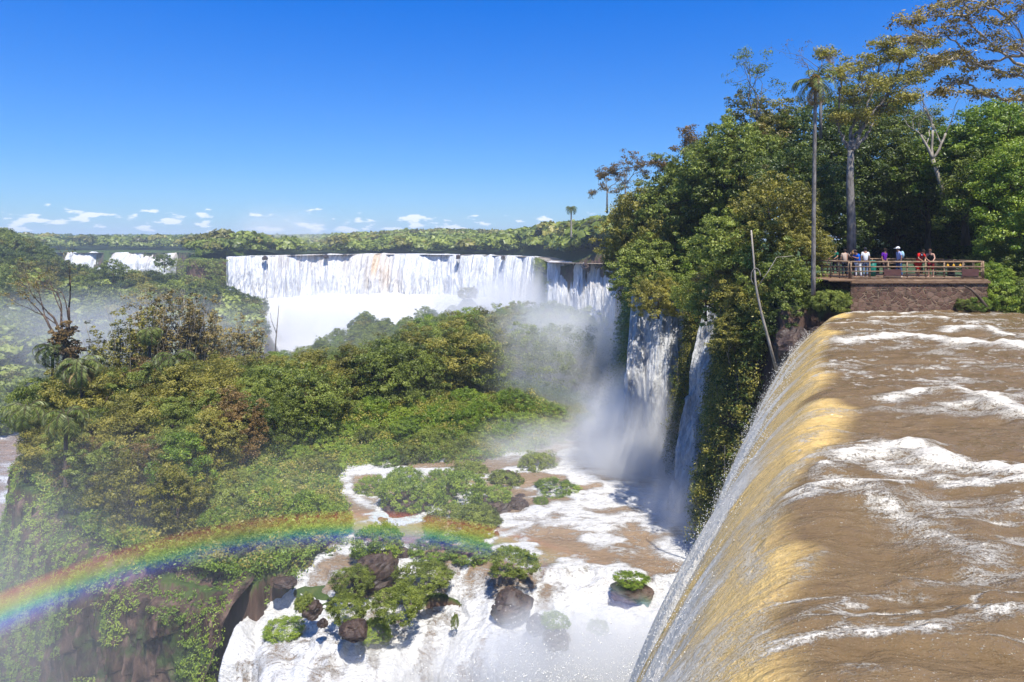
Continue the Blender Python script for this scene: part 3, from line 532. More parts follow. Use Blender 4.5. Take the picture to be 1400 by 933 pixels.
FOREST = [(1185, 165, 62, 4.2, 3), (1190, 240, 64, 4.8, 3), (1235, 205, 58, 4.0, 2), (1270, 262, 56, 4.2, 3), (1225, 285, 62, 4.6, 3), (1320, 240, 52, 4.2, 5), (1300, 300, 60, 5, 3), (1370, 205, 50, 4.2, 5), (1360, 275, 47, 3.6, 2), (1390, 250, 44, 3.2, 5), (1405, 320, 42.5, 3.2, 5), (1345, 330, 58, 4.6, 3), (1260, 330, 66, 5, 3), (1200, 335, 66, 5, 3), (1160, 300, 66, 5, 3), (1375, 360, 42.5, 1.9, 3), (1400, 385, 41.2, 1.7, 2), (1350, 385, 42.0, 1.1, 2), (1440, 300, 46, 4, 3), (1420, 200, 52, 4.5, 2), (1330, 345, 70, 5.5, 3), (1410, 390, 45, 3, 3)]
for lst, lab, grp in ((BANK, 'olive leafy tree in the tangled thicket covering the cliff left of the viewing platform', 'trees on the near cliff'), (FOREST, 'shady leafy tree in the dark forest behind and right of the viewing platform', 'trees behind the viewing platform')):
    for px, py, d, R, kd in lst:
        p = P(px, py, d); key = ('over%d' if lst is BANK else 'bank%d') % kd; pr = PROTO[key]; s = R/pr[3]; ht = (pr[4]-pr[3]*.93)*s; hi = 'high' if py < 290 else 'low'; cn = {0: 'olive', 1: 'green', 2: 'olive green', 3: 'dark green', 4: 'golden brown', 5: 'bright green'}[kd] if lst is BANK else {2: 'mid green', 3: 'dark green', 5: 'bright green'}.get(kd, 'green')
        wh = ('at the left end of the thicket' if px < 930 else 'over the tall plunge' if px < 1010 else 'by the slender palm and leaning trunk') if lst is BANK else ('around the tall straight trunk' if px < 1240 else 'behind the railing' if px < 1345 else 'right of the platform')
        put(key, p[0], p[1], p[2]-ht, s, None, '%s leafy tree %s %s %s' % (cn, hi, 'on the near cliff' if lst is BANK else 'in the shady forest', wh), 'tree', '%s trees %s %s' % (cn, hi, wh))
# tall palm with its pale stem standing before the thicket
b0 = P(1112, 404, 37.2); palm(b0, (404-112)/F*37.2, .105, 1.6, 15, 11, 'tall slender palm with grey stem, orange flowers and hanging dead fronds left of the platform', 1.9, .42, 'grey', dead=9, flower=True, lean=(.12, 0))
# tall forest tree behind the platform
b0 = P(1163, 372, 45)
pad_tree('canopy_tree', 'tall straight-trunked tree with spreading olive crown rising behind the people at the railing', b0, [(0, 0, 0), (.06, 0, 3), (-.06, 0, 6), (.02, 0, 8.0)], .26,
    [(1150, 100, 44, .9, .45), (1175, 85, 45, 1.1, .5), (1205, 78, 46, 1.1, .5), (1235, 72, 44, 1.1, .45), (1262, 60, 45, 1.0, .4), (1285, 85, 46, 1.0, .4), (1190, 115, 43.5, 1.3, .6), (1225, 110, 45, 1.2, .55), (1255, 100, 46, 1.1, .5), (1165, 130, 46, 1.0, .5), (1205, 145, 46, 1.1, .5), (1240, 132, 44, .9, .4), (1145, 160, 45, .8, .4), (1180, 160, 45, .9, .5), (1128, 75, 46, .7, .35), (1210, 60, 45, .8, .3)], 'olive', 'grey', .165, 32, 30, 3)
b0 = P(1490, 380, 38)
pad_tree('canopy_tree', 'wide flat-layered tree with rust and olive leaves reaching in at the top right corner', b0, [(0, 0, 0), (-.2, 0, 4), (-.7, 0, 8), (-1.3, 0, 10.2)], .34,
    [(px, py, 38+dd, rx, rz) for px, py, dd, rx, rz in [(1240, 28, 0, .75, .28), (1268, 20, 1, .8, .3), (1252, 50, -1, .8, .28), (1290, 45, 1, .9, .3), (1322, 22, 0, .9, .3), (1350, 5, -1, .9, .3), (1380, 25, 1, .9, .3), (1345, 50, 0, .95, .3), (1385, 62, -1, .95, .3), (1305, 78, 0, .95, .32), (1340, 90, 1, 1.0, .32), (1275, 85, -1, .75, .26), (1375, 100, 0, .95, .32), (1310, 112, 1, .8, .28), (1398, 130, -1, .9, .3), (1345, 128, 0, .75, .26), (1290, 128, 0, .6, .24), (1405, 5, 0, .9, .3), (1300, 0, 1, .7, .3)]], 'gold', 'pale', .165, 18, 28, 4)
b0 = P(1292, 285, 50); bld, tips = branching(44, b0, 4.4, .17, [(-.5, 0, 1), (.6, 0, .8), (.1, .2, 1)], 4, 2, .55, .66, .52, (0, 0, .2), .14, trunk_pts=[(0, 0, 0), (-.3, 0, 1.8), (-.9, 0, 3.6)])
special('bare_tree', 'nearly leafless tree with pale twisting boughs against the sky below the layered crown', 'tree', b0, bld, tips, 'olive', 'pale', .14, 5, .5, .25, 5)
b0 = P(1345, 285, 52); bld, tips = branching(46, b0, 4, .12, [(-.9, 0, 1), (.2, 0, 1)], 4, 2, .5, .66, .5, (0, 0, .15), .12)
special('bare_tree', 'smaller leafless tree with fine twigs right of the pale twisting boughs', 'tree', b0, bld, tips, 'olive', 'grey', .14, 5, .5, .2, 5)
b0 = P(1035, 230, 60); bld, tips = branching(51, b0, 4.2, .14, [(-.5, 0, 1), (.1, .2, 1.2), (.5, 0, 1)], 4, 2, .6, .7, .5, (0, 0, .2), .12)
special('bushy_tree', 'thin airy green tree poking up at the top left of the thicket against the sky', 'tree', b0, bld, tips, 'green', 'grey', .17, 22, .6, .8, 6)
b0 = P(1122, 190, 56); bld, tips = branching(53, b0, 4.0, .12, [(-.6, 0, 1), (.1, 0, 1.2)], 4, 2, .5, .66, .5, (0, 0, .2), .12)
special('bare_tree', 'sparse reddish twiggy crown sticking up behind the tall slender palm', 'tree', b0, bld, tips, 'rust', 'grey', .12, 6, .4, .5, 7)
# leaning bare trunk with a looping vine
b = MB(); pts = [P(1062, 508, 36.5), P(1052, 470, 36.3), P(1040, 425, 36.2), P(1033, 390, 36.2), P(1030, 350, 36.3), P(1027, 315, 36.5)]; pp = np.array(pts)-pts[0]
b.tube(pp, np.linspace(.085, .04, 6), 7); o = thing('leaning_tree', 'thin leaning pale dead trunk beside the lip of the near fall', 'tree', pts[0]); b.build('trunk', BK['pale'], o)
b = MB(); th = np.linspace(0, 5.4, 20); c = P(1034, 378, 36.1)-pts[0]; b.tube(np.c_[c[0]+.22*np.cos(th), c[1]+.05*th, c[2]+.42*np.sin(th)], .022, 5); b.tube([P(1034, 395, 36.2)-pts[0], P(1050, 372, 36)-pts[0], P(1062, 352, 36)-pts[0], P(1085, 350, 36)-pts[0]], [.025, .02, .018, .01], 5); b.build('vine', BK['pale'], o)
# flat-topped tree, its palm neighbour and the light green tree on the ridge left of the thicket
b0 = P(938, 262, 72); bld, tips = branching(61, b0, 2.8, .13, [(-.9, 0, .5), (.7, 0, .5), (-.2, .5, .7), (.2, -.5, .6)], 3, 3, .5, .68, .5, (0, 0, -.02), .1)
special('flat_topped_tree', 'flat-topped rusty tree on the skyline left of the thicket', 'tree', b0, bld, tips, 'rust', 'brown', .22, 30, .55, 1, 8)
palm(P(922, 275, 71), 1.9, .12, 1.7, 17, 13, 'small dark palm under the flat-topped tree on the skyline', 2.3, .4, 'brown')
p = P(882, 282, 84); put('isle6', p[0], p[1], p[2]-3.2, .5, None, 'light green umbrella-shaped tree on the ridge left of the small dark palm', 'tree', None, .55, 'umbrella_tree')
for k, (px, py, d, s, lab) in enumerate([(830, 292, 120, .62, 'greyish purple flat-crowned tree on the ridge right of the lone skyline palm'), (855, 286, 110, .55, 'second greyish flat-crowned tree, between the first one and the light green umbrella tree')]):
    p = P(px, py, d); bld, tips = branching(70+k, p, 4, .15, [(-.8, 0, .7), (.8, 0, .7), (0, .4, 1)], 3, 3, .5, .66, .5, (0, 0, .02), .12); special('flat_topped_tree', lab, 'tree', p, bld, tips, 'rust', 'grey', .3, 16, .7, 1, k)
b0 = P(781, 326, 190); palm(b0, 8.2, .22, 2.3, 15, 17, 'lone tall palm standing above the skyline over the right end of the big curtain', 2.2, .7, 'pale')
# ------------- island: palms, vine-choked tree, bamboo, then the many broadleaf trees
def isl(px, pytop, d): p = P(px, pytop, d); z = gz(p[0], p[1]); return p[0], p[1], max(z, -22.5), p[2]-max(z, -22.5)
for px, py, d, L, lab, sd_ in [(240, 492, 66, 3.0, 'shaggy palm with drooping dry fronds in front of the brown bamboo', 1), (112, 500, 62, 3.0, 'shaggy palm with hanging fronds below the vine-choked bare tree', 2), (72, 478, 68, 2.6, 'dark palm left of the vine-choked bare tree', 3), (205, 455, 72, 2.0, 'fresh green palm crown sticking out of the bamboo clump', 4), (215, 500, 68, 2.4, 'short palm just left of the shaggy palm before the bamboo', 5), (36, 562, 58, 2.6, 'bright green young palm among the nearest trees at the left edge', 6), (90, 572, 50, 2.4, 'low feathery palm in the nearest trees right of the bright young palm', 7)]:
    x, y, z, h = isl(px, py, d); palm((x, y, z), h, .15, L, 19, 20+sd_, lab, 2.7, .6, 'brown', dead=8 if sd_ in (1, 2, 5) else 0)
x, y, z, h = isl(88, 470, 64); bld, tips = branching(81, (x, y, z), h, .2, [(-1, 0, .75), (-.6, 0, 1), (.5, 0, 1), (-.2, .3, 1)], 4, 2, .42, .68, .33, (-.12, 0, .1), .10)
special('bare_tree', 'bare fan-shaped tree with a vine-choked trunk rising at the left above the island forest', 'tree', (x, y, z), bld, tips, 'gold', 'brown', .18, 14, .5, .55, 9)
V, Q, ti, cc = crown_data(83, 1.5, 2.6, 60, 50, .26, low=-1, hollow=.3); o_v = link('hanging_creeper', mesh_np('hanging_creeper', V+np.array([x+.5, y-.4, z+h+.2]), Q, LM['rust'], False, {'tint': ('FACE', ti)})); tag(o_v, 'dense rusty creeper hanging over the trunk of the bare fan-shaped tree', 'creeper')
def bamboo(base, n, spread, h, seed, label, matk='gold'):
    rng = np.random.default_rng(seed); b = MB(); cs = []
    for k in range(n):
        a, q = rng.random()*6.28, rng.random()**.5*spread; hh = h*(.65+.4*rng.random()); top = np.array([math.cos(a)*q*1.7, math.sin(a)*q, hh]); lo = np.array([math.cos(a)*q*.8, math.sin(a)*q*.6, 0]); u_ = np.linspace(0, 1, 9)[:, None]
        pts = lo+(top-lo)*u_+np.array([math.cos(a), math.sin(a), 0])*(u_**3)*.8; b.tube(pts, np.linspace(.05, .012, 9), 4)
        for j in range(14): w_ = .35+.65*rng.random(); cs.append(lo+(top-lo)*w_+rng.normal(0, .28, 3)*np.array([1, 1, .5]))
    o = thing('bamboo_clump', label, 'bamboo', base); b.build('canes', BK['pale'], o)
    V, Q, ti, cc = crown_data(seed, 1.0, 1, 0, 24, .25, centres=cs, rcl=.42); link('foliage', mesh_np('foliage', V, Q, LM[matk], False, {'tint': ('FACE', ti)}), o)
for px, py, d, n, sp, lab, sd_, mk in [(150, 430, 74, 12, 1.2, 'small olive bamboo tuft left of the leaning clump', 7, 'olive'), (180, 420, 74, 20, 1.5, 'leaning olive bamboo clump at the left end of the brown bamboo', 1, 'olive'), (205, 402, 76, 36, 1.6, 'tallest brown bamboo clump in the middle of the island skyline', 2, 'gold'), (240, 404, 78, 34, 1.8, 'brown bamboo clump directly above the shaggy palm', 3, 'gold'), (275, 410, 80, 30, 1.7, 'thinner brown bamboo clump right of the shaggy palm', 4, 'gold'), (318, 430, 84, 20, 1.6, 'sparse brown bamboo clump near the mist of the big falls', 5, 'gold'), (348, 440, 86, 11, 1.2, 'last thin bamboo canes at the right end of the brown bamboo row', 6, 'gold')]:
    x, y, z, h = isl(px, py, d); bamboo((x, y, z-1.5), n, sp, h+1.5, sd_, lab, mk)
x, y, z, h = isl(375, 418, 88); b = MB(); b.tube([(0, 0, 0), (.2, 0, h*.5), (.6, 0, h)], [.12, .08, .04], 6); b.tube([(.3, 0, h*.6), (-.4, 0, h*.8), (-.5, 0, h*.9)], [.05, .03, .015], 5); o = thing('dead_snag', 'bare grey snag standing between the bamboo and the white rapids', 'dead tree', (x, y, z)); b.build('trunk', BK['grey'], o)
def poisson(n, box, ok, rmin, seed):
    rng = np.random.default_rng(seed); pts = []
    for _ in range(n*60):
        x, y = rng.uniform(box[0], box[1]), rng.uniform(box[2], box[3]); r = rmin(y) if callable(rmin) else rmin
        if not ok(x, y): continue
        if all((x-a)**2+(y-b_)**2 > r*r for a, b_ in pts): pts.append((x, y))
        if len(pts) >= n: break
    return pts
def sdi(x, y, poly): return float(sdpoly(_xa([float(x)]), _xa([float(y)]), poly)[0])
# limit of the tall forest: everything nearer than this line is low green cover
TREEFRONT = [(-28.5, 47), (-34.8, 52.7), (-41.8, 60), (-50.3, 74), (-48.5, 85), (-37.5, 91.5), (-33, 112), (-35, 131), (-16, 148), (2, 148), (11, 128), (9, 95), (8.5, 80), (1, 79), (-5, 76), (-10, 72), (-16.5, 68), (-19, 62), (-22, 54), (-20.5, 47), (-20.5, 43.6), (-24, 43.6)]
ISLE_T = poisson(230, (-64, 14, 43, 150), lambda x, y: sdi(x, y, TREEFRONT) < 0, lambda y: 2.7+.016*(y-50), 6)
def canopy_top(x, y):
    px = 700+F*x/y; py = np.interp(px, [-50, 60, 150, 350, 450, 520, 570, 640, 760, 860], [520, 505, 497, 488, 478, 462, 440, 428, 430, 436]); return -(py-HY)/F*y
for x, y in ISLE_T:
    z = max(gz(x, y), -23)-.4; px = 700+F*x/y; lim = canopy_top(x, y)-z; nearleft = px < 330 and y < 72
    kd = int(RNG.choice([0, 1, 2, 3, 4, 5, 6, 7], p=[.16, .12, .26, .06, .24, .05, .05, .06] if nearleft else [.24, .22, .14, .10, .08, .10, .10, .02]))
    want = (7.2+3.0*RNG.random()) if y > 62 else (4.4+2.2*RNG.random()); want = min(want, max(3.2, lim)); s = want/PROTO['isle%d' % kd][4]
    pyb = HY-(z+want)*F/y; zone = ('at the left edge above the gorge' if px < 130 else 'around the palms under the brown bamboo' if px < 330 and y > 58 else 'above the rainbow at the front of the island' if px < 330 else 'behind the island centre before the white rapids' if y > 100 and px < 640 else 'near the spray of the tall plunge' if px > 680 else 'amid the island above the low bushes')
    cn = ['green', 'slender green', 'olive', 'broad green', 'yellowish olive', 'dark green', 'bright green', 'rusty'][kd]; put('isle%d' % kd, x, y, z, max(s, .42), None, '%s tree in the forest %s' % (cn, zone), 'tree', '%s trees %s' % (cn, zone))
for px, py, d, s, kd, lab in [(620, 425, 108, 1.0, 1, 'tall bushy tree standing above the island canopy in front of the white falls'), (690, 432, 112, .78, 0, 'upright tree right of the tall bushy one on the island skyline'), (720, 440, 110, .66, 5, 'small dark tree on the island skyline under the mist'), (500, 436, 140, 1.0, 2, 'broad rounded olive tree at the back edge of the island by the rapids'), (560, 600, 66, .62, 6, 'bright yellow-green bushy tree above the pool, behind the boulders'), (270, 455, 90, .8, 5, 'dark tree behind the brown bamboo'), (800, 440, 130, 1.1, 0, 'hazy tree in the mist below the right end of the big curtain'), (770, 455, 105, 1.0, 1, 'hazy tree behind the drifting spray, right side of the island')]:
    x, y, z, h = isl(px, py, d); put('isle%d' % kd, x, y, z, s if h < 0 else h/PROTO['isle%d' % kd][4] if True else s, None, lab, 'tree', None, None, 'broadleaf_tree')
# trees on the rocks in the rapids
for k, (cx, cyy, r, hh) in enumerate(ROCKISLES):
    for q in range(9 if r[0] > 12 else 6):
        a = q*2.4; e = (.2+.75*RNG.random()) if q else 0; x, y = cx+math.cos(a)*r[0]*e, cyy+math.sin(a)*r[1]*e; put('hill%d' % RNG.integers(0, 4), x, y, gz(x, y)-3.2*.8, .6+.35*RNG.random(), None, 'tree crowding the rocks in the mist at the foot of the big falls', 'tree', 'trees on the rocks in the rapids')
# left valley slope
def okh(x, y): px = 700+F*x/y; return -60 < px < 352 and hill_z(_xa([x]), _xa([y]))[0] > -51
HILL_T = poisson(330, (-300, -60, 150, 330), okh, lambda y: 6.2, 9)
def merge_forest(name, spots, keys, seed, label):
    rng = np.random.default_rng(seed); Vs, Qs, Ts, Ms, n = [], [], [], [], 0; mats = []
    for x, y, z, sc in spots:
        cm = PROTO[keys[rng.integers(len(keys))]][1]; V = np.empty(len(cm.vertices)*3, np.float32); cm.vertices.foreach_get('co', V); V = V.reshape(-1, 3)*sc; a = rng.random()*6.28; c_, s_ = math.cos(a), math.sin(a); V = V@np.array([[c_, s_, 0], [-s_, c_, 0], [0, 0, 1]])+np.array([x, y, z])
        T = np.empty(len(cm.polygons), np.float32); cm.attributes['tint'].data.foreach_get('value', T); mt = cm.materials[0]
        if mt not in mats: mats.append(mt)
        Vs.append(V); Ts.append(np.clip(T+rng.normal(0, .16), 0, 1)); Qs.append(np.arange(len(V)).reshape(-1, 4)+n); Ms.append(np.full(len(T), mats.index(mt))); n += len(V)
    o = link(name, mesh_np(name, np.concatenate(Vs), np.concatenate(Qs), mats, False, {'tint': ('FACE', np.concatenate(Ts))}, 4, np.concatenate(Ms))); return tag(o, label, None, None, 'stuff')
merge_forest('valley_forest', [(x, y, gz(x, y)-2.5, .75+.4*RNG.random()) for x, y in HILL_T], ['hill0', 'hill1', 'hill2', 'hill3'], 4, 'dense leafy forest covering the left valley slope beyond the island')
for px, py, d, s, kd, lab in [(155, 352, 300, 1.0, 'hill0', 'flat light green tree in front of the distant low fall'), (225, 345, 300, .85, 'hill1', 'round dark tree just right of the flat light green one before the distant fall'), (271, 338, 325, .55, 'isle6', 'yellow-green umbrella-shaped tree on top of the rocky knoll')]:
    p = P(px, py, d); put(kd, p[0], p[1], p[2]-PROTO[kd][4]*s-1.0, s, None, lab, 'tree', None, None, 'broadleaf_tree')

# shrubs, boulders on the shelf --------------------------------------------------
m_rock, t, out = material('wet_basalt'); p = t.pos(); n = t.noise(p, 1.8, 6, .65); principled(t, out, t.ramp(n, [(.3, (.016, .011, .009)), (.55, (.06, .036, .026)), (.75, (.13, .085, .06))]), t.ramp(n, [(.3, .3), (.7, .8)]), .45, bump(t, n, .9, .15))
def rock_mesh(seed, nu=28, nv=18):
    th, ph = np.meshgrid(np.linspace(0, 2*math.pi, nu, endpoint=False), np.linspace(-.6, math.pi/2, nv)); d = np.stack([np.cos(ph)*np.cos(th), np.cos(ph)*np.sin(th), np.sin(ph)], -1)
    r = .72+.55*fbm3(d[..., 0]*1.5+seed*3.1+5, d[..., 1]*1.5+5, d[..., 2]*1.5+5, 3, seed); r = r*(1-.10*(vn3(d[..., 0]*4+seed, d[..., 1]*4, d[..., 2]*4, seed+5) > .5)); V = (d*r[..., None]).reshape(-1, 3); i = np.arange(nu*nv).reshape(nv, nu); j = np.roll(i, -1, 1)
    return mesh_np('boulder', V, np.stack([i[:-1], j[:-1], j[1:], i[1:]], -1).reshape(-1, 4), m_rock, False)
ROCKS = [rock_mesh(k) for k in range(5)]
def boulder(px, py, wpx, hpx, label, z=-20.4, group='dark boulders on the cascade shelf', dz=0):
    p = PZ(px, py, z); w_ = wpx/F*p[1]; h_ = hpx/F*p[1]; o = link('boulder', ROCKS[RNG.integers(5)]); o.location = (p[0], p[1]+w_*.3, z-.1+dz); o.rotation_euler = (0, 0, RNG.random()*6); o.scale = (w_*.46, w_*.38, h_*.62); return tag(o, label, 'boulder', group)
def shrub(px, py, wpx, hpx, label, z=-20.4, k=None, name='shrub', flat=1.0, up=0):
    p = PZ(px, py, z); w_ = wpx/F*p[1]; h_ = hpx/F*p[1]; k = RNG.integers(3) if k is None else k; o = put('shrub%d' % k, p[0], p[1]+w_*.3, z+up-.1*h_, w_*.44, None, label, 'shrub', 'green shrubs on the cascade shelf', h_*.66); return o
for a in [(552, 708, 92, 42, 'dark rock under the round bright green shrub left of the boulder group'), (692, 668, 50, 34, 'dark rock with a green cap at the back of the boulder group'), (676, 705, 60, 34, 'bare brown rock right of the low green mound'), (707, 700, 46, 26, 'rounded dark rock at the right end of the boulder group'), (521, 717, 24, 13, 'small dark rock awash in the brown water'), (679, 736, 13, 17, 'small upright brown rock at the tip of the low green mound'), (801, 697, 26, 8, 'flat dark rock awash in the pale water'), (745, 680, 45, 18, 'rock strewn with green plants right of the boulder group'), (775, 682, 36, 16, 'low mossy rock beside the pale water'), (712, 616+70, 30, 14, 'wet dark rock between the pool shrubs'),
          (512, 792, 78, 48, 'big dark boulder beneath the shrub in the middle of the cascade'), (545, 765, 40, 20, 'grey slab next to the big shrub-topped boulder'), (385, 800, 40, 10, 'black rock on the lip of the left cascade'), (424, 838, 34, 22, 'brown rock left of the white cascade'), (440, 853, 16, 12, 'small black rock in the white water'), (480, 868, 50, 22, 'brown rocks at the foot of the green mounds'), (700, 838, 66, 40, 'large misty rock with a shrub on top in the lower cascade'), (868, 818, 70, 16, 'dark mossy rock in the shadowed pool'), (762, 880, 50, 24, 'rock wreathed in spray near the bottom'), (898, 664, 38, 24, 'mossy rock at the foot of the tall white plunge'), (470, 690+8, 30, 14, 'wet rock in the small rapid at the island edge'), (735, 860, 40, 24, 'small dark rock in the foam of the lower lip')]: boulder(*a)
for a in [(505, 682, 48, 38, 'small rounded shrub left of the round bright green one'), (552, 706, 82, 62, 'round bright green shrub on a dark rock left of the boulder group'), (548, 672, 60, 40, 'shrub behind the round bright green one'), (600, 680, 50, 50, 'leafy shrub at the back of the boulder group'), (626, 700, 82, 66, 'largest bright green shrub in the middle of the boulder group'), (640, 660, 58, 34, 'shrub at the far side of the boulder group'), (690, 672, 52, 36, 'fern tuft capping the dark rock at the back'), (672, 700, 60, 40, 'green tuft on the bare brown rock'), (735, 652, 58, 46, 'tall dark green shrub in the mist right of the boulder group', -20.4, 1), (763, 682, 66, 24, 'trailing green plants on the strewn rock'), (740, 694, 26, 17, 'little shrub just in front of the trailing plants'), (625, 738, 104, 46, 'low spreading green mound in front of the boulder group'), (655, 726, 60, 40, 'right half of the low mound at the water edge'), (512, 778, 76, 58, 'shrub crowning the big dark boulder in the middle of the cascade', -20.4, None, 'shrub', 1, .5),
          (590, 768, 70, 30, 'long green mound behind the shrub-topped boulder'), (645, 772, 64, 30, 'green mound at the right end of the middle cascade'), (575, 808, 84, 34, 'broad green mound above the lower cascade lip'), (540, 846, 76, 46, 'leafy mound over brown rocks at the lower cascade'), (478, 812, 62, 40, 'green mound left of the broad one on the lower shelf'), (470, 850, 60, 40, 'shrub under the left green mound'), (415, 836, 30, 28, 'small green tuft at the left cascade'), (385, 878, 66, 26, 'flat green tuft between the two left cascades', -22.4), (507, 880, 54, 32, 'small green mound at the bottom of the lower shelf', -22), (622, 858, 12, 26, 'tiny green tuft sticking out of the white cascade', -21.5), (700, 812, 76, 34, 'shrub topping the large misty rock', -20.4, None, 'shrub', 1, 1.1), (865, 812, 50, 14, 'moss on the rock in the shadowed pool', -20.4, None, 'shrub', 1, .4), (895, 660, 34, 22, 'moss and grass on the rock at the foot of the tall plunge'), (760, 872, 44, 14, 'moss on the spray-wreathed rock', -20.4, None, 'shrub', 1, .5), (818, 866, 34, 14, 'wet moss patch right of the spray-wreathed rock', -21), (650, 690+52, 50, 22, 'grassy tongue in front of the low green mound')]: shrub(*a)

# ground cover, cliff plants, vines: too many to count ----------------------------
def clumps(name, pts, nrm, R, nl, leaf, matk, label, seed, flatz=.6):
    rng = np.random.default_rng(seed); pts = np.asarray(pts); n = len(pts); dn = unit(rng.normal(0, 1, (n, nl, 3))); Rr = R*(.5+rng.random(n)) if np.isscalar(R) else R
    c = (pts[:, None]+dn*(.35+.65*rng.random((n, nl, 1)))*Rr[:, None, None]*np.array([1, 1, flatz])).reshape(-1, 3); N = unit(dn+.8*np.asarray(nrm)[:, None]).reshape(-1, 3)
    V, Q = leaves(rng, c, N, np.full(len(c), leaf) if np.isscalar(leaf) else np.repeat(leaf, nl)); ti = (.6*vn2(pts[:, 0]*.5+50, pts[:, 1]*.5+50, seed)[:, None]*1.0+.4*rng.random((n, nl))).ravel()
    o = link(name, mesh_np(name, V, Q, LM[matk], False, {'tint': ('FACE', ti)})); return tag(o, label, None, None, 'stuff')
rng = np.random.default_rng(77)
x = rng.uniform(-45, 10, 60000); y = rng.uniform(39.2, 84, 60000); di = sdpoly(x, y, ISLE); dt = sdpoly(x, y, TREEFRONT); k = (di < .1) & (dt > -1.0); x, y = x[k][:11500], y[k][:11500]; z = ground_z(x, y)
lump = 1.6*vn2(x/2.6+9, y/2.6, 3)+1.2*vn2(x/1.1, y/1.1, 4)
clumps('ground_cover', np.c_[x, y, z+lump*.75], np.tile([0, -.25, 1.], (len(x), 1)), .52, 26, .17, 'bright', 'low bright green bushes carpeting the island edge above the pool', 1)
k = rng.random(len(x)) < .13; clumps('undergrowth', np.c_[x, y, z+lump+.1][k], np.tile([0, -.25, 1.], (k.sum(), 1)), .6, 26, .2, 'olive', 'olive undergrowth patches among the bright green bushes', 2)
# on the cliff faces of the island (front left) and the gorge floor
n = 15000; q = rng.random(n)*RSG[-1]; dn_ = rng.random(n); zz = -19.8-dn_*27; msk = vn2(q/2.2, zz/3.2, 12)+.4*vn2(q/.8, zz/.9, 13)-.12*dn_+.5*np.exp(-(dn_/.05)**2) > .47; CP = cliff_xyz(q[msk], zz[msk])
clumps('cliff_plants', CP, np.tile([-.3, -.8, .4], (len(CP), 1)), .34, 26, .14, 'bright', 'small green plants clinging to the dark island cliff', 3)
def zn(x, y): px = 700+F*x/y; return 'under the rainbow' if px < 400 else 'left of the boulder group' if px < 500 else 'behind the boulder group' if px < 660 else 'under the drifting spray'
for x, y in poisson(85, (-22, 9, 42, 80), lambda x, y: sdi(x, y, ISLE) < -.5 and sdi(x, y, TREEFRONT) > -.6, 1.5, 21):
    s_ = RNG.uniform(.8, 1.9); put('shrub%d' % RNG.integers(3), x, y, gz(x, y)+.25, s_, None, '%s green shrub on the bushy island slope %s' % (('small rounded' if s_ < 1.35 else 'large rounded'), zn(x, y)), 'shrub', '%s shrubs on the island slope %s' % ('small' if s_ < 1.35 else 'large', zn(x, y)), s_*RNG.uniform(.8, 1.2))
x = rng.uniform(-75, -22, 9000); y = rng.uniform(30, 118, 9000); z = ground_z(x, y); k = (z > -53) & (z < -30) & (vn2(x/5, y/5, 15)+.3*vn2(x, y, 16) > .55); clumps('gorge_plants', np.c_[x, y, z+.2][k], np.tile([0, 0, 1.], (k.sum(), 1)), .8, 16, .28, 'bright', 'grass and moss growing over the rocks of the gorge floor', 4)
for k in range(26):
    x, y = rng.uniform(-68, -26), rng.uniform(48, 112); z = gz(x, y)
    if z < -34: o = link('boulder', ROCKS[k % 5]); o.location = (x, y, z); s = rng.uniform(.5, 1.8); o.scale = (s*1.3, s, s*.8); o.rotation_euler = (0, 0, rng.random()*6); tag(o, 'dark boulder lying among the moss on the gorge floor at the lower left', 'boulder', 'boulders on the gorge floor')
# near cliff: vines and bushes on the wall left of the lip
ring = np.array([(15.0, 40.2)]+CLIFF_R[1:9]); sg = np.r_[0, np.cumsum(np.hypot(*np.diff(ring, axis=0).T))]; n = 5200; q = rng.random(n)*sg[-1]; bx = np.interp(q, sg, ring[:, 0]); by = np.interp(q, sg, ring[:, 1]); zz = -3.5-rng.random(n)**1.2*15.5
k = ~(((by > 50.5) & (by < 55.5)) | (by > 61)); CP = np.c_[bx, by, zz][k]
for it in range(30):
    bad = ground_z(CP[:, 0], CP[:, 1]) > CP[:, 2]-.05; CP[bad, 0] -= .2; CP[bad, 1] -= .08
CP[:, 0] -= rng.random(len(CP))*1.0*(.4+vn2(CP[:, 1], CP[:, 2], 5)); CP = CP[(CP[:, 1] > 38.6) | (CP[:, 0] < .48*CP[:, 1]-5)]; h3 = len(CP)//3
clumps('cliff_foliage', CP[:h3*2], np.tile([-.6, -.5, .5], (h3*2, 1)), .50, 24, .15, 'olive', 'tangled olive foliage covering the near cliff', 5)
clumps('cliff_undergrowth', CP[h3*2:], np.tile([-.6, -.5, .5], (len(CP)-h3*2, 1)), .45, 24, .15, 'dark', 'dark green undergrowth on the near cliff', 6)
b = MB()
for k in range(170):
    i = rng.integers(len(CP)); c = CP[i]+np.array([-.2, -.3, .5]); L = rng.uniform(.8, 3.2); sw = rng.normal(0, .35, 2); b.tube([c, c+np.array([sw[0]*.5, sw[1]*.4, -L*.35]), c+np.array([sw[0], sw[1], -L*.7]), c+np.array([sw[0]*.7, sw[1], -L])], [.018, .014, .012, .006], 4, False)
tag(b.build('hanging_vines', BK['grey']), 'dry grey vines and roots hanging down the near cliff', None, None, 'stuff')
for px, py, wpx, hpx, d in [(1092, 470, 56, 62, 37.5), (1122, 448, 40, 26, 38.2)]:
    p = P(px, py, d); o = link('boulder', ROCKS[1 if px < 1100 else 3]); o.location = (p[0], p[1]+.6, p[2]-.6); o.scale = (wpx/F*d*.55, 1.2, hpx/F*d*.6); tag(o, 'reddish brown rock outcrop beside the lip of the near fall' if px < 1100 else 'low brown rock at the foot of the platform wall corner', 'boulder')
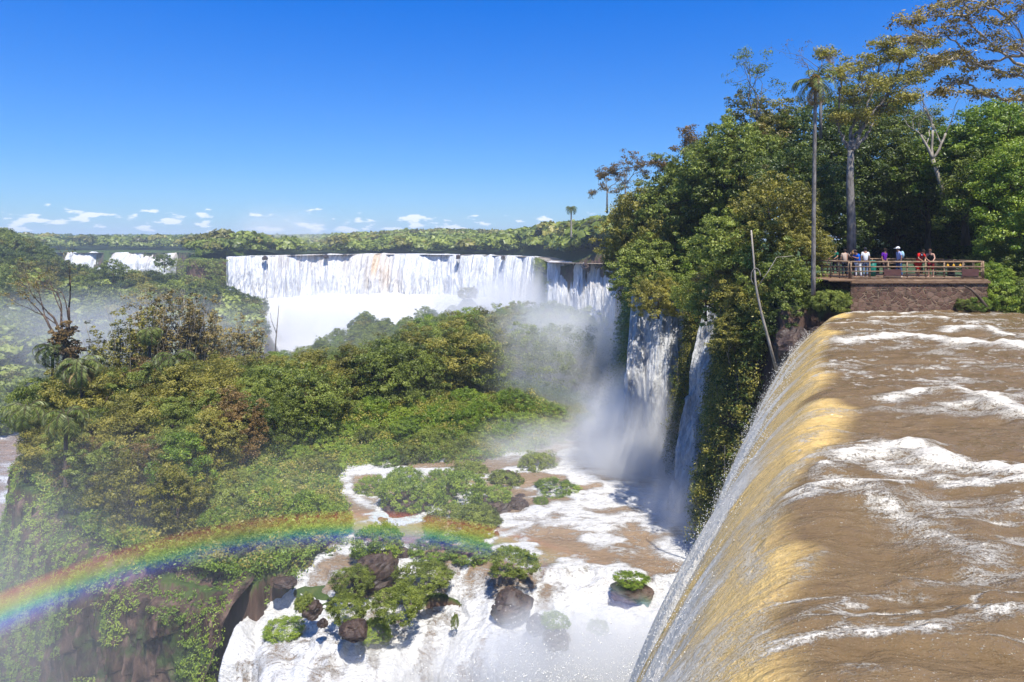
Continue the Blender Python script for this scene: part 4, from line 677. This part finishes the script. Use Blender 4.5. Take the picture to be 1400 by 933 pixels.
ring = np.array(CLIFF_R[9:13]); sg = np.r_[0, np.cumsum(np.hypot(*np.diff(ring, axis=0).T))]; n = 4200; q = rng.random(n)**1.3*sg[-1]; bx = np.interp(q, sg, ring[:, 0]); by = np.interp(q, sg, ring[:, 1]); CP2 = np.c_[bx, by, -4-rng.random(n)*24]
for it in range(40):
    bad = ground_z(CP2[:, 0], CP2[:, 1]) > CP2[:, 2]-.1; CP2[bad, 0] -= .3; CP2[bad, 1] -= .1
clumps('far_cliff_foliage', CP2, np.tile([-.8, -.3, .5], (n, 1)), 1.2, 26, .34, 'green', 'misty green foliage on the cliff behind the tall plunge', 16)
for k in range(46):
    x, y = rng.uniform(-2, 26), rng.uniform(76, 150); z = gz(x, y)
    if z < -12 and z > -48: put('isle%d' % rng.choice([0, 1, 3, 4, 5]), x, y, min(z, -19-.05*(y-76))-.5, .8+.5*rng.random(), None, 'hazy tree on the slope behind the spray of the tall plunge', 'tree', 'trees in the spray below the cliff')
# ground cover under the right bank forest and beside the platform
x = rng.uniform(14, 60, 5000); y = rng.uniform(39.6, 60, 5000); k = (sdpoly(x, y, RB) < 0) & ~((x > 18.5) & (x < 28.3) & (y < 47)); x, y = x[k], y[k]; clumps('forest_undergrowth', np.c_[x, y, ground_z(x, y)+.4*rng.random(len(x))], np.tile([0, -.3, 1.], (len(x), 1)), .6, 22, .2, 'dark', 'leafy undergrowth on the river bank beside the platform', 7)
x = rng.uniform(-178, -140, 900); y = rng.uniform(336, 352, 900); CP = np.c_[x, y, rng.uniform(-30, -9, 900)]
for it in range(30):
    bad = ground_z(CP[:, 0], CP[:, 1]) > CP[:, 2]-.1; CP[bad, 1] -= .4
CP = CP[vn2(CP[:, 0]/5, CP[:, 2]/5, 8) > .42]; clumps('knoll_bushes', CP, np.tile([0, -.8, .5], (len(CP), 1)), 1.6, 22, .6, 'green', 'bushes over the brown rock wall left of the big falls', 18)
n = 900; q = rng.random(n); x = np.interp(q, [0, .5, 1], [14.0, 12.6, 10.8]); y = np.interp(q, [0, .5, 1], [254, 300, 338]); CP = np.c_[x, y, rng.uniform(-44, -8, n)]
for it in range(40):
    bad = ground_z(CP[:, 0], CP[:, 1]) > CP[:, 2]-.1; CP[bad, 0] -= .5
CP = CP[vn2(CP[:, 1]/7, CP[:, 2]/6, 9) > .35]; clumps('gap_bushes', CP, np.tile([-.7, -.5, .5], (len(CP), 1)), 1.8, 22, .6, 'green', 'bushes on the rock wall between the two right hand falls', 19)
for px, d, lab in [(365, 357, 'dark rock splitting the lip of the big falls near its left end'), (448, 392, 'dark rock on the lip left of the tan brown water'), (627, 384, 'dark rock above the wet crack in the big curtain'), (688, 362, 'small dark rock on the lip right of the wet crack'), (799, 244, 'dark rock dividing the two rightmost falls')]:
    o = link('boulder', ROCKS[RNG.integers(5)]); o.location = ((px-700)/F*d, d-3, -9); o.scale = (1.3, 3, 1.5); tag(o, lab, 'boulder')
# far forest beyond the falls -----------------------------------------------------
def far_forest(name, n, r0, r1, a0, a1, ok, size, ncl, leaf, matk, label, seed):
    rng = np.random.default_rng(seed); r = np.exp(rng.uniform(math.log(r0), math.log(r1), n)); a = np.radians(rng.uniform(a0, a1, n)); x, y = r*np.sin(a), r*np.cos(a); k = ok(x, y); x, y, r = x[k], y[k], r[k]; n = len(x); z = ground_z(x, y)
    sc = size*(.7+.6*rng.random(n))*np.clip(r/500, 1, 8)**.55; d = unit(rng.normal(0, 1, (n, ncl, 3))); d[..., 2] = np.abs(d[..., 2])*.9-.15; rad = .7+.3*rng.random((n, ncl, 1))
    zc = z+sc*1.0; c = np.stack([x, y, zc], -1)[:, None]+d*rad*sc[:, None, None]*np.array([1, 1, .62]); V, Q = leaves(rng, c.reshape(-1, 3), d.reshape(-1, 3), np.repeat(leaf*sc, ncl), .8, .6)
    ti = (.65*rng.random(n)[:, None]+.35*rng.random((n, ncl))).ravel(); o = link(name, mesh_np(name, V, Q, LM[matk], False, {'tint': ('FACE', ti)})); tag(o, label, None, None, 'stuff')
def okf(x, y): return (sdpoly(x, y, RB) < -1) & ~((dline(x, y, LIP_MAIN) < 9) & (x < 52) & (x > -141)) & ~((y > 600) & (y < 680) & (x < -285) & (x > -440)) & (y > 100)
okleft = lambda x, y: (hill_z(x, y) > -50) & (x/y < -.375) & (y > 100) & (y < 345)
far_forest('distant_forest', 5200, 120, 900, -42, 12, okf, 6.2, 75, .42, 'green', 'hazy forest on the plateau beyond the big falls', 31)
far_forest('distant_forest', 1500, 120, 900, -42, 12, okf, 6.6, 75, .42, 'olive', 'olive crowns scattered through the plateau forest', 32)
far_forest('distant_forest', 3200, 670, 1600, -42, -18, okf, 4.2, 60, .42, 'green', 'flat forest beyond the distant low fall', 37)
far_forest('lip_forest', 2600, 235, 540, -34, 14, okf, 4.6, 90, .36, 'green', 'trees standing close behind the lip of the big falls', 36)
far_forest('horizon_forest', 9000, 850, 5000, -46, 20, okf, 6.0, 34, .55, 'dark', 'dark forest line along the horizon', 33)
far_forest('slope_forest', 1500, 150, 345, -48, -12, okleft, 3.6, 70, .42, 'green', 'lower bushes filling the left valley slope', 34)
# ---------------------------------------------------------------- viewing platform
m_stone, t, out = material('stone_masonry'); p = t.pos(); pw = t.vmath('ADD', p, t.vmath('SCALE', t.n.new('ShaderNodeTexNoise').outputs[1], (0, 0, 0)))
mp = t.mapping(p, (2.9, 1, 3.9)); v1 = t.n.new('ShaderNodeTexVoronoi'); v1.feature = 'DISTANCE_TO_EDGE'; t.set(v1.inputs['Vector'], mp); v1.inputs['Scale'].default_value = 1.15; v2 = t.n.new('ShaderNodeTexVoronoi'); t.set(v2.inputs['Vector'], mp); v2.inputs['Scale'].default_value = 1.15
joint = t.maprange(v1.outputs['Distance'], .02, .075); n = t.noise(p, 9, 4, .6); stone = t.mix(n, t.ramp(v2.outputs['Color'], [(.15, (.07, .038, .03)), (.5, (.21, .11, .075)), (.85, (.34, .22, .15))]), (.09, .055, .04, 1))
principled(t, out, t.mix(t.maprange(t.noise(p, .9, 4, .7), .55, .68, 0, .75), t.mix(joint, (.24, .17, .11), stone), (.035, .028, .022, 1)), .9, .2, bump(t, t.math('ADD', joint, t.math('MULTIPLY', n, .3)), .9, .06))
def wood(name, c1, c2):
    m, t, out = material(name); n = t.noise(t.mapping(t.pos(), (1, 1, 5)), 3, 4, .6); principled(t, out, t.ramp(n, [(.3, c1), (.7, c2)]), .8, .25, bump(t, n, .4, .02)); return m
m_log = wood('weathered_log', (.13, .075, .04), (.36, .25, .16)); m_plank = wood('deck_planks', (.13, .075, .045), (.27, .17, .10)); m_dark = wood('dark_board', (.07, .03, .028), (.13, .06, .05))
Y0 = 39.0; XL, XR = 19.35, 27.2; ZD = -2.13
w_ = thing('stone_wall', 'reddish stone retaining wall carrying the viewing platform above the river', 'wall', ((XL+XR)/2, Y0, -4.6))
MB().box((0, 3.5, 1.10), (XR-XL, 7.0, 2.2)).build('masonry', m_stone, w_, False); MB().box((0, 3.45, 2.27), (XR-XL+.16, 7.1, .14)).build('capping', m_plank, w_, False)
pd = thing('platform_deck', 'wooden plank deck of the viewing platform where people stand', 'deck', ((XL+XR)/2, Y0, ZD-.12)); b = MB()
for k in range(46): b.box((-3.87+k*.17, 3.4, .06), (.16, 6.9, .06))
b.build('planks', m_plank, pd, False); b = MB(); b.tube([(-3.9, .0, .0), (3.9, .0, 0)], .07, 8); b.build('edge_log', m_log, pd)
# side walkway going back on the left
MB().box((-4.75, 2.2, .05), (1.7, 6.2, .07)).build('walkway', m_plank, pd, False)
def railing(label, pts, npost, kicker=True, h=.98, rails=(.95, .66, .40)):
    o = thing('wooden_railing', label, 'railing', (pts[0][0], pts[0][1], ZD)); L = np.array([(a-pts[0][0], b_-pts[0][1]) for a, b_ in pts], float); sg = np.r_[0, np.cumsum(np.hypot(*np.diff(L, axis=0).T))]
    for k in range(npost):
        s = sg[-1]*k/(npost-1); x, y = np.interp(s, sg, L[:, 0]), np.interp(s, sg, L[:, 1]); MB().tube([(x, y, -.08), (x+RNG.normal(0, .008), y, h)], .048, 8).build('post', m_log, o)
    for i, z in enumerate(rails):
        zz_ = [z+RNG.normal(0, .006) for _ in L]; MB().tube([(a, b_-(.05 if i else 0), q) for (a, b_), q in zip(L, zz_)], .052 if i == 0 else .036, 8).build('rail', m_log, o)
    if kicker: MB().tube([(a, b_, .05) for a, b_ in L], .05, 6).build('bottom_rail', m_log, o)
    return o
railing('long front railing of brown logs along the edge of the viewing platform', [(XL+.08, Y0+.12), (XR-.3, Y0+.12)], 8)
railing('left side railing of the platform running back towards the trees', [(XL+.02, Y0+.25), (18.35, Y0+3.1), (18.2, Y0+6.2)], 10)
railing('rear railing seen behind the people on the platform', [(XL+.6, Y0+6.3), (XR-.2, Y0+6.6)], 8, False)
railing('short railing at the right end of the platform by the bushes', [(XR-.18, Y0+.14), (XR+.02, Y0+2.6), (XR+.1, Y0+5)], 6)
bd = thing('wooden_board', 'dark reddish board fixed low on the front railing between two posts', 'board', (21.75, Y0+.02, ZD)); MB().box((0, 0, .34), (.98, .03, .36)).build('panel', m_dark, bd, False); MB().box((0, .03, .12), (1.02, .05, .05)).build('batten', m_log, bd, False)
bd = thing('wooden_board', 'darker board fixed to the rightmost bay of the front railing', 'board', (26.2, Y0+.02, ZD)); MB().box((0, 0, .34), (.95, .03, .42)).build('panel', m_dark, bd, False); MB().box((0, .03, .12), (1.0, .05, .05)).build('batten', m_log, bd, False)
def plain(name, c, rough=.8): m, t, out = material(name); n = t.noise(t.pos(), 14, 3); principled(t, out, t.mix(n, tuple(v*.8 for v in c), tuple(min(1, v*1.15) for v in c)), rough, .2); return m
mteal = plain('teal_plastic', (.01, .16, .12), .5); bn = thing('litter_bin', 'teal green bin between the woman in purple and the man with the white cap', 'bin', (21.95, Y0+2.6, ZD))
b = MB(); b.tube([(0, 0, 0), (0, 0, .35), (0, 0, .85)], [.19, .215, .235], 14); b.build('drum', mteal, bn); b = MB(); b.tube([(0, 0, .85), (0, 0, .89), (0, 0, .96)], [.26, .26, .16], 14); b.build('lid', mteal, bn)
myel = plain('yellow_flowers', (.7, .38, .04))
for k, (px, lab) in enumerate([(1296, 'left one of the three yellow discs under the top rail'), (1304, 'middle one of the three yellow discs under the top rail'), (1313, 'right one of the three yellow discs under the top rail')]):
    p = P(px, 363.5, Y0+.3); b = MB(); b.tube([(0, 0, 0), (0, .03, 0)], [.075, .07], 12); b.tube([(0, .015, .0), (0, .015, .14)], .008, 5); o = b.build('yellow_disc', myel); o.location = tuple(p); tag(o, lab, 'disc', 'yellow discs on the railing')
# driftwood log by the wall
b = MB(); q = [P(1318, 391, 38.6), P(1328, 396, 38.5), P(1338, 406, 38.4), P(1346, 416, 38.3), P(1353, 424, 38.3)]; q = np.array(q); b.tube(q-q[-1], [.04, .07, .09, .08, .06], 7); b.tube([q[2]-q[-1], P(1350, 405, 38.3)-q[-1]], [.05, .02], 5)
o = b.build('driftwood_log', BK['brown']); o.location = tuple(q[-1]); tag(o, 'brown driftwood branch leaning on the stone wall at the water', 'driftwood')
for px, py, d, s, k, lab in [(1318, 424, 38.8, .5, 1, 'green bush at the foot of the stone wall beside the driftwood'), (1338, 425, 38.8, .6, 2, 'leafy bush behind the driftwood at the right end of the wall'), (1372, 425, 39.3, 1.3, 0, 'bush overhanging the water right of the wall'), (1400, 425, 39.2, 1.5, 1, 'dark bush at the water line by the right edge'), (1135, 425, 38.6, .95, 1, 'green bush at the left foot of the stone wall'), (1148, 416, 39.4, .6, 0, 'fern-like bush left of the wall corner'), (1358, 388, 40.5, .9, 0, 'bush touching the right end of the railing')]:
    p = P(px, py, d); put('shrub%d' % k, p[0], p[1], p[2], s, None, lab, 'shrub', None, s*1.15)

# ---------------------------------------------------------------- people
m_skin = [plain('light_skin', (.52, .30, .21), .6), plain('tan_skin', (.36, .19, .12), .6)]
COL = {}
def cloth(c):
    if c not in COL: COL[c] = plain('cloth_%d' % len(COL), c, .9)
    return COL[c]
def skin_mesh(name, verts, edges, rads, mat, parent, sub=1):
    me = bpy.data.meshes.new(name); me.from_pydata([tuple(v) for v in verts], edges, []); me.materials.append(mat); o = link(name, me, parent); md = o.modifiers.new('skin', 'SKIN'); md.use_smooth_shade = True
    sv = me.skin_vertices[0].data
    for i, r in enumerate(rads): sv[i].radius = (r, r) if np.isscalar(r) else r
    sv[0].use_root = True; s2 = o.modifiers.new('sub', 'SUBSURF'); s2.levels = s2.render_levels = sub; return o
def person(px, d, face, label, top, bottom, h=1.72, skin=0, lean=0.0, arms='rail', hair=(.03, .02, .015), long_hair=False, cap=None, shorts=False, sleeve=True, pack=None, build=1.0, stripe=None, shoes=(.05, .05, .05)):
    """face: heading in radians, 0 looks to the camera (-y)"""
    x = (px-700)/F*d; o = thing('person', label, 'person', (x, d, ZD), face, 'visitors on the viewing platform'); k = h/1.72
    def p_(a, b_, c): return np.array([a, b_, c])*k
    pel = p_(0, 0, .93); ch = p_(0, -lean*.32, 1.33-abs(lean)*.05); nk = p_(0, -lean*.46, 1.47-abs(lean)*.09); hd = p_(0, -lean*.56-.02, 1.60-abs(lean)*.12); ht = hd+p_(0, -lean*.04, .085)
    V = [pel, (pel+ch)/2, ch, nk, hd, ht]; E_ = [(0, 1), (1, 2), (2, 3), (3, 4), (4, 5)]; Rr = [(.145*build, .10), (.13*build, .10), (.15*build, .105), .055, .088, .07]; idx = {}
    V.append(hd+p_(0, -.085, -.01)); E_.append((4, 6)); Rr.append(.022)      # nose and chin side of the face
    for s in (-1, 1):
        sh = ch+p_(s*.165, 0, .085); st = s*.02
        if arms == 'rail': el = sh+p_(s*.07, -.10, -.25); wr = el+p_(-s*.03, -.20, -.10)
        elif arms == 'phone': el = sh+p_(s*.05, -.10, -.24); wr = el+p_(-s*.10, -.22, .10)
        elif arms == 'one_up' and s < 0: el = sh+p_(s*.12, -.14, -.20); wr = el+p_(s*.02, -.12, .22)
        else: el = sh+p_(s*.06, .03+st, -.27); wr = el+p_(s*.01, -.07+st, -.24)
        b0 = len(V); hand = wr+unit(wr-el)*.07*k; V += [sh, el, wr, hand]; E_ += [(2, b0), (b0, b0+1), (b0+1, b0+2), (b0+2, b0+3)]; Rr += [.052, .04, .027, (.036, .016)]; idx['arm', s] = (sh, el, wr)
        dr = unit(wr-el); sd_ = unit(np.cross(dr, [0, .3, 1.])); 
        for j, (o_, L) in enumerate([(-.028, .062), (-.010, .075), (.010, .070), (.027, .055)]): q = len(V); V.append(hand+sd_*o_*k+dr*L*k+np.array([0, 0, -.012])); E_.append((b0+3, q)); Rr.append(.0085)
        q = len(V); V.append(wr+dr*.06*k+sd_*(-s)*.045*k+np.array([0, -.02, 0])); E_.append((b0+2, q)); Rr.append(.010)
        hp = pel+p_(s*.085, 0, -.06); kn = p_(s*.10, -.03+st*3, .48); an = p_(s*.11, .02+st*4, .07); toe = an+p_(s*.02, -.15, -.03); b1 = len(V); V += [hp, kn, an, toe]; E_ += [(0, b1), (b1, b1+1), (b1+1, b1+2), (b1+2, b1+3)]; Rr += [.088, .058, .038, .033]; idx['leg', s] = (hp, kn, an, toe)
    skin_mesh('body', V, E_, Rr, m_skin[skin], o)
    g = 1.16; v = [pel+p_(0, 0, -.05), (pel+ch)/2, ch, nk-p_(0, 0, .045)]; e_ = [(0, 1), (1, 2), (2, 3)]; r = [(.15*build*g, .115*g), (.135*build*g, .105*g), (.155*build*g, .11*g), .07]
    if sleeve:
        for s in (-1, 1): sh, el, wr = idx['arm', s]; n_ = len(v); v += [sh, sh+(el-sh)*.75]; e_ += [(2, n_), (n_, n_+1)]; r += [.07, .062]
    sh_ = skin_mesh('shirt', v, e_, r, cloth(top), o)
    if stripe:
        for z in (.0, -.13): MB().tube([ch+p_(0, 0, z-.04), ch+p_(0, 0, z-.005)], (.155*build*g+.045)*k, 14, True).build('stripe', cloth(stripe), sh_).scale = (1, .78, 1)
        MB().box(ch+p_(-.07, -.16, .03), (.07, .02, .08)).build('crest', cloth((.8, .8, .8)), sh_)
    v = [pel]; e_ = []; r = [(.155*build, .118)]
    for s in (-1, 1):
        hp, kn, an, toe = idx['leg', s]; n_ = len(v); v += [hp, kn] if shorts else [hp, kn, an+p_(0, 0, .03)]; e_ += [(0, n_), (n_, n_+1)]+([] if shorts else [(n_+1, n_+2)]); r += [.105, .085] if shorts else [.102, .074, .058]
    skin_mesh('shorts' if shorts else 'trousers', v, e_, r, cloth(bottom), o)
    for s in (-1, 1):
        hp, kn, an, toe = idx['leg', s]; skin_mesh('shoe', [an+p_(0, .02, -.03), toe+p_(0, -.01, 0)], [(0, 1)], [.05, .043], cloth(shoes), o)
    hb = MB(); hb.ball(hd+p_(0, .012, .02), np.array([.098, .112, .125])*k, 12, 6, -.15)
    if long_hair: hb.tube([hd+p_(0, .05, .04), hd+p_(0, .085, -.08), hd+p_(0, .09, -.22)], [.09*k, .085*k, .05*k], 8)
    hb.build('hair', cloth(hair), o)
    for s in (-1, 1): MB().ball(hd+p_(s*.034, -.086, .015), .012*k, 6, 4).build('eye', cloth((.02, .02, .02)), o)
    if cap: cb = MB(); cb.ball(hd+p_(0, .0, .035), np.array([.106, .12, .115])*k, 12, 5, 0.0); cb.box(hd+p_(0, -.15, .045), (.15*k, .13*k, .015)); cb.build('cap', cloth(cap), o)
    if pack: MB().ball(ch+p_(0, .19, -.05), np.array([.15, .10, .21])*k, 10, 8).build('backpack', cloth(pack), o)
    return o
R_ = math.radians
person(1142, 44.2, R_(-60), 'person in a dark green shirt at the far left of the platform, half behind leaves', (.01, .13, .09), (.03, .03, .04), 1.68, 1)
person(1155, 41.2, R_(150), 'person in a pale beige top raising one hand, left of the tall trunk', (.50, .38, .30), (.03, .035, .05), 1.66, 1, .25, 'one_up')
person(1165.5, 40.0, R_(115), 'person with long light brown hair and dark clothes beside the man in blue', (.03, .03, .03), (.04, .035, .03), 1.62, 0, .2, 'phone', (.30, .17, .07), True)
person(1173.5, 39.7, R_(-75), 'man in a bright blue shirt and white trousers looking down at a camera', (.008, .11, .55), (.78, .78, .78), 1.66, 1, .35, 'phone', (.02, .015, .01), False, (.05, .04, .04), build=1.1, shoes=(.25, .09, .04))
person(1183, 40.8, R_(165), 'person in a white T-shirt and dark cap seen from behind', (.78, .78, .78), (.16, .22, .33), 1.74, 1, 0, 'down', (.02, .02, .02), False, (.03, .03, .04), shoes=(.6, .6, .6))
person(1208.5, 41.3, R_(25), 'woman in a purple top standing back from the front railing', (.13, .015, .30), (.04, .03, .04), 1.70, 1, .1, 'down', (.03, .018, .012))
person(1229.5, 40.2, R_(-95), 'man with white cap, light blue shirt, jeans and small backpack walking left', (.36, .42, .68), (.05, .11, .24), 1.80, 1, .1, 'down', (.03, .02, .01), False, (.85, .85, .85), pack=(.35, .55, .62), shoes=(.55, .6, .65))
person(1255, 39.6, R_(8), 'man in a red and black striped shirt and red shorts leaning over the railing', (.62, .012, .012), (.60, .012, .012), 1.74, 1, .75, 'rail', (.02, .015, .01), shorts=True, build=1.18, stripe=(.012, .012, .012))
person(1272.5, 39.75, R_(-40), 'woman in a black tank top and dark red shorts beside the man in red', (.015, .015, .018), (.25, .015, .02), 1.72, 0, .45, 'rail', (.10, .05, .03), shorts=True, sleeve=False)
# ---------------------------------------------------------------- flying drops along the near lip
rng = np.random.default_rng(3); XX, YY, ZZ, UU = RIM; kk = np.argwhere((UU > .9) & (UU < 3.6) & (YY > 7) & (YY < 37)); kk = kk[rng.integers(0, len(kk), 52000)]
w8 = YY[kk[:, 0], kk[:, 1]]; keep = rng.random(len(kk)) < np.clip(w8/26, .12, 1)*(.25+.75*(vn2(w8*1.6, UU[kk[:, 0], kk[:, 1]]*2, 8) > .5)); kk = kk[keep]
c = np.c_[XX[kk[:, 0], kk[:, 1]], YY[kk[:, 0], kk[:, 1]], ZZ[kk[:, 0], kk[:, 1]]]; c = c+np.array([-.905, .425, .25])*np.abs(rng.normal(0, .14, (len(c), 1)))+rng.normal(0, .04, c.shape)
s = (.004+.016*rng.random(len(c))**4)[:, None]*np.sqrt(c[:, 1:2]/16); T4 = unit(np.array([(1, 1, 1), (1, -1, -1), (-1, 1, -1), (-1, -1, 1)], float)); V = (c[:, None]+T4[None]*s[:, None]).reshape(-1, 3); i4 = np.arange(len(c))[:, None]*4
Q = np.concatenate([i4+np.array(f) for f in ((0, 1, 2), (0, 3, 1), (0, 2, 3), (1, 3, 2))]); m_drop, t, out = material('water_drops'); principled(t, out, (.85, .83, .78), .3, .5)
tag(link('spray_drops', mesh_np('spray_drops', V, Q, m_drop, True, None, 3)), 'white drops thrown off the rim of the near fall', None, None, 'stuff')
# splashes of drops at the bottom where the near fall lands
n = 9000; c = np.array([3.5, 33.5, -22.5])+rng.normal(0, 1, (n, 3))*np.array([3.4, 1.5, .9])+np.array([0, 0, 2.2])*rng.random((n, 1))**2; s = (.015+.05*rng.random(n)**3)[:, None]; V = (c[:, None]+T4[None]*s[:, None]).reshape(-1, 3); i4 = np.arange(n)[:, None]*4
Q = np.concatenate([i4+np.array(f) for f in ((0, 1, 2), (0, 3, 1), (0, 2, 3), (1, 3, 2))]); tag(link('splash_drops', mesh_np('splash_drops', V, Q, m_drop, True, None, 3)), 'white splashes leaping where the near fall lands', None, None, 'stuff')

# ---------------------------------------------------------------- mist: sunlit water drops; drops send coloured light back 42 degrees from the point opposite the sun
ANTI = -SUN_D
def mist_mat(name, dens, nscale, lo, hi, bow=5.0, hgt=False):
    m, t, out = material(name); geo = t.n.new('ShaderNodeNewGeometry'); obj = t.n.new('ShaderNodeTexCoord').outputs['Object']
    r = t.vmath('LENGTH', obj); fall = t.maprange(r, 1.0, .15, 0, 1, True); n = t.noise(t.mapping(geo.outputs['Position'], (1, 1, .8)), nscale, 4, .6, .6)
    d = t.math('MULTIPLY', t.math('MULTIPLY', fall, t.maprange(t.math('ADD', n, t.math('MULTIPLY', fall, .22)), lo, hi, 0, 1, True)), dens)
    if bow:
        ca = t.vmath('DOT_PRODUCT', geo.outputs['Incoming'], tuple(SUN_D)); ang = t.math('MULTIPLY', t.math('ARCCOSINE', ca), 57.29578)
        f1 = t.maprange(ang, 39.6, 42.3); c1 = t.ramp(f1, [(0, (0, 0, 0)), (.12, (.10, .02, .30)), (.30, (.02, .12, .95)), (.44, (.02, .75, .45)), (.58, (.60, .95, .05)), (.72, (1.2, .62, .02)), (.86, (1.0, .12, .01)), (1, (0, 0, 0))])
        f2 = t.maprange(ang, 50.0, 55.0); c2 = t.ramp(f2, [(0, (0, 0, 0)), (.25, (.14, .03, .01)), (.45, (.13, .12, .02)), (.65, (.02, .12, .08)), (.8, (.02, .03, .16)), (1, (0, 0, 0))])
        add = t.vmath('SCALE', t.mix(1.0, c1, c2, 'ADD'), (0, 0, 0)); add.node.inputs['Scale'].default_value = bow; col = t.vmath('ADD', add, (.96, .96, .97))
    else: col = (.96, .96, .97, 1)
    v = t.node('ShaderNodeVolumeScatter', None, Density=d, Anisotropy=0.0); t.set(v.inputs['Color'], col); t.l.new(v.outputs[0], out.inputs['Volume']); return m
def mist(px, py, d, r, dens, nscale, lo, hi, label, bow=5.0):
    p = P(px, py, d); b = MB(); b.ball((0, 0, 0), 1, 24, 16); o = b.build('mist', mist_mat('mist_in_air', dens, nscale, lo, hi, bow)); o.location = tuple(p); o.scale = r; return tag(o, label, None, None, 'stuff')
mist(440, 462, 325, (52, 46, 29), .13, .05, .46, .64, 'thick white mist at the foot of the big falls', 0)
mist(385, 318, 400, (42, 25, 24), .030, .035, .40, .75, 'plume of mist drifting up above the skyline', 0)
mist(700, 420, 280, (54, 45, 24), .06, .04, .40, .70, 'blue-grey mist before the right half of the big falls', 0)
mist(110, 455, 215, (85, 50, 18), .014, .03, .38, .70, 'thin mist lying in the left valley', 0)
mist(868, 585, 60, (7.5, 6, 6.5), .60, .30, .36, .66, 'bright spray where the tall plunge hits the pool', 0)
mist(885, 628, 58, (6.5, 4, 3.2), 1.0, .35, .34, .60, 'bright white burst where the tall plunge lands', 0)
mist(780, 510, 82, (18, 15, 13), .20, .09, .44, .64, 'veil of spray drifting from the tall plunge across the island', 1.5)
mist(740, 620, 64, (12, 8, 4.0), .22, .2, .38, .66, 'low spray drifting over the pool', 1.5)
mist(950, 690, 48, (5, 6, 4), .22, .3, .38, .66, 'spray between the thin fall and the near fall', 0)
mist(800, 905, 35, (9, 4, 4.2), .75, .35, .40, .66, 'dense spray rising from the foot of the near fall', 1)
mist(560, 930, 36, (8, 4, 3.0), .25, .3, .42, .68, 'spray over the lower cascade', 2)
mist(130, 850, 44, (28, 15, 15), .026, .10, .34, .66, 'thin rainbow-lit mist hanging in the gorge at the lower left', 2.3)
mist(560, 700, 47, (24, 12, 7), .010, .12, .30, .60, 'faint veil of drops over the pool and boulders', 6)
mist(450, 520, 95, (60, 38, 13), .0075, .06, .34, .62, 'thin drifting mist over the island forest', 1.0)
# haze
m_h, t, out = material('clear_air_haze'); v = t.n.new('ShaderNodeVolumePrincipled'); v.inputs['Color'].default_value = (.72, .84, 1, 1); v.inputs['Density'].default_value = .00028; v.inputs['Anisotropy'].default_value = .0; t.l.new(v.outputs[0], out.inputs['Volume'])
hz = MB().box((0, 6500, -10), (24000, 16000, 150)).build('haze', m_h, None, False); tag(hz, 'thin blue air over the forest', None, None, 'stuff')
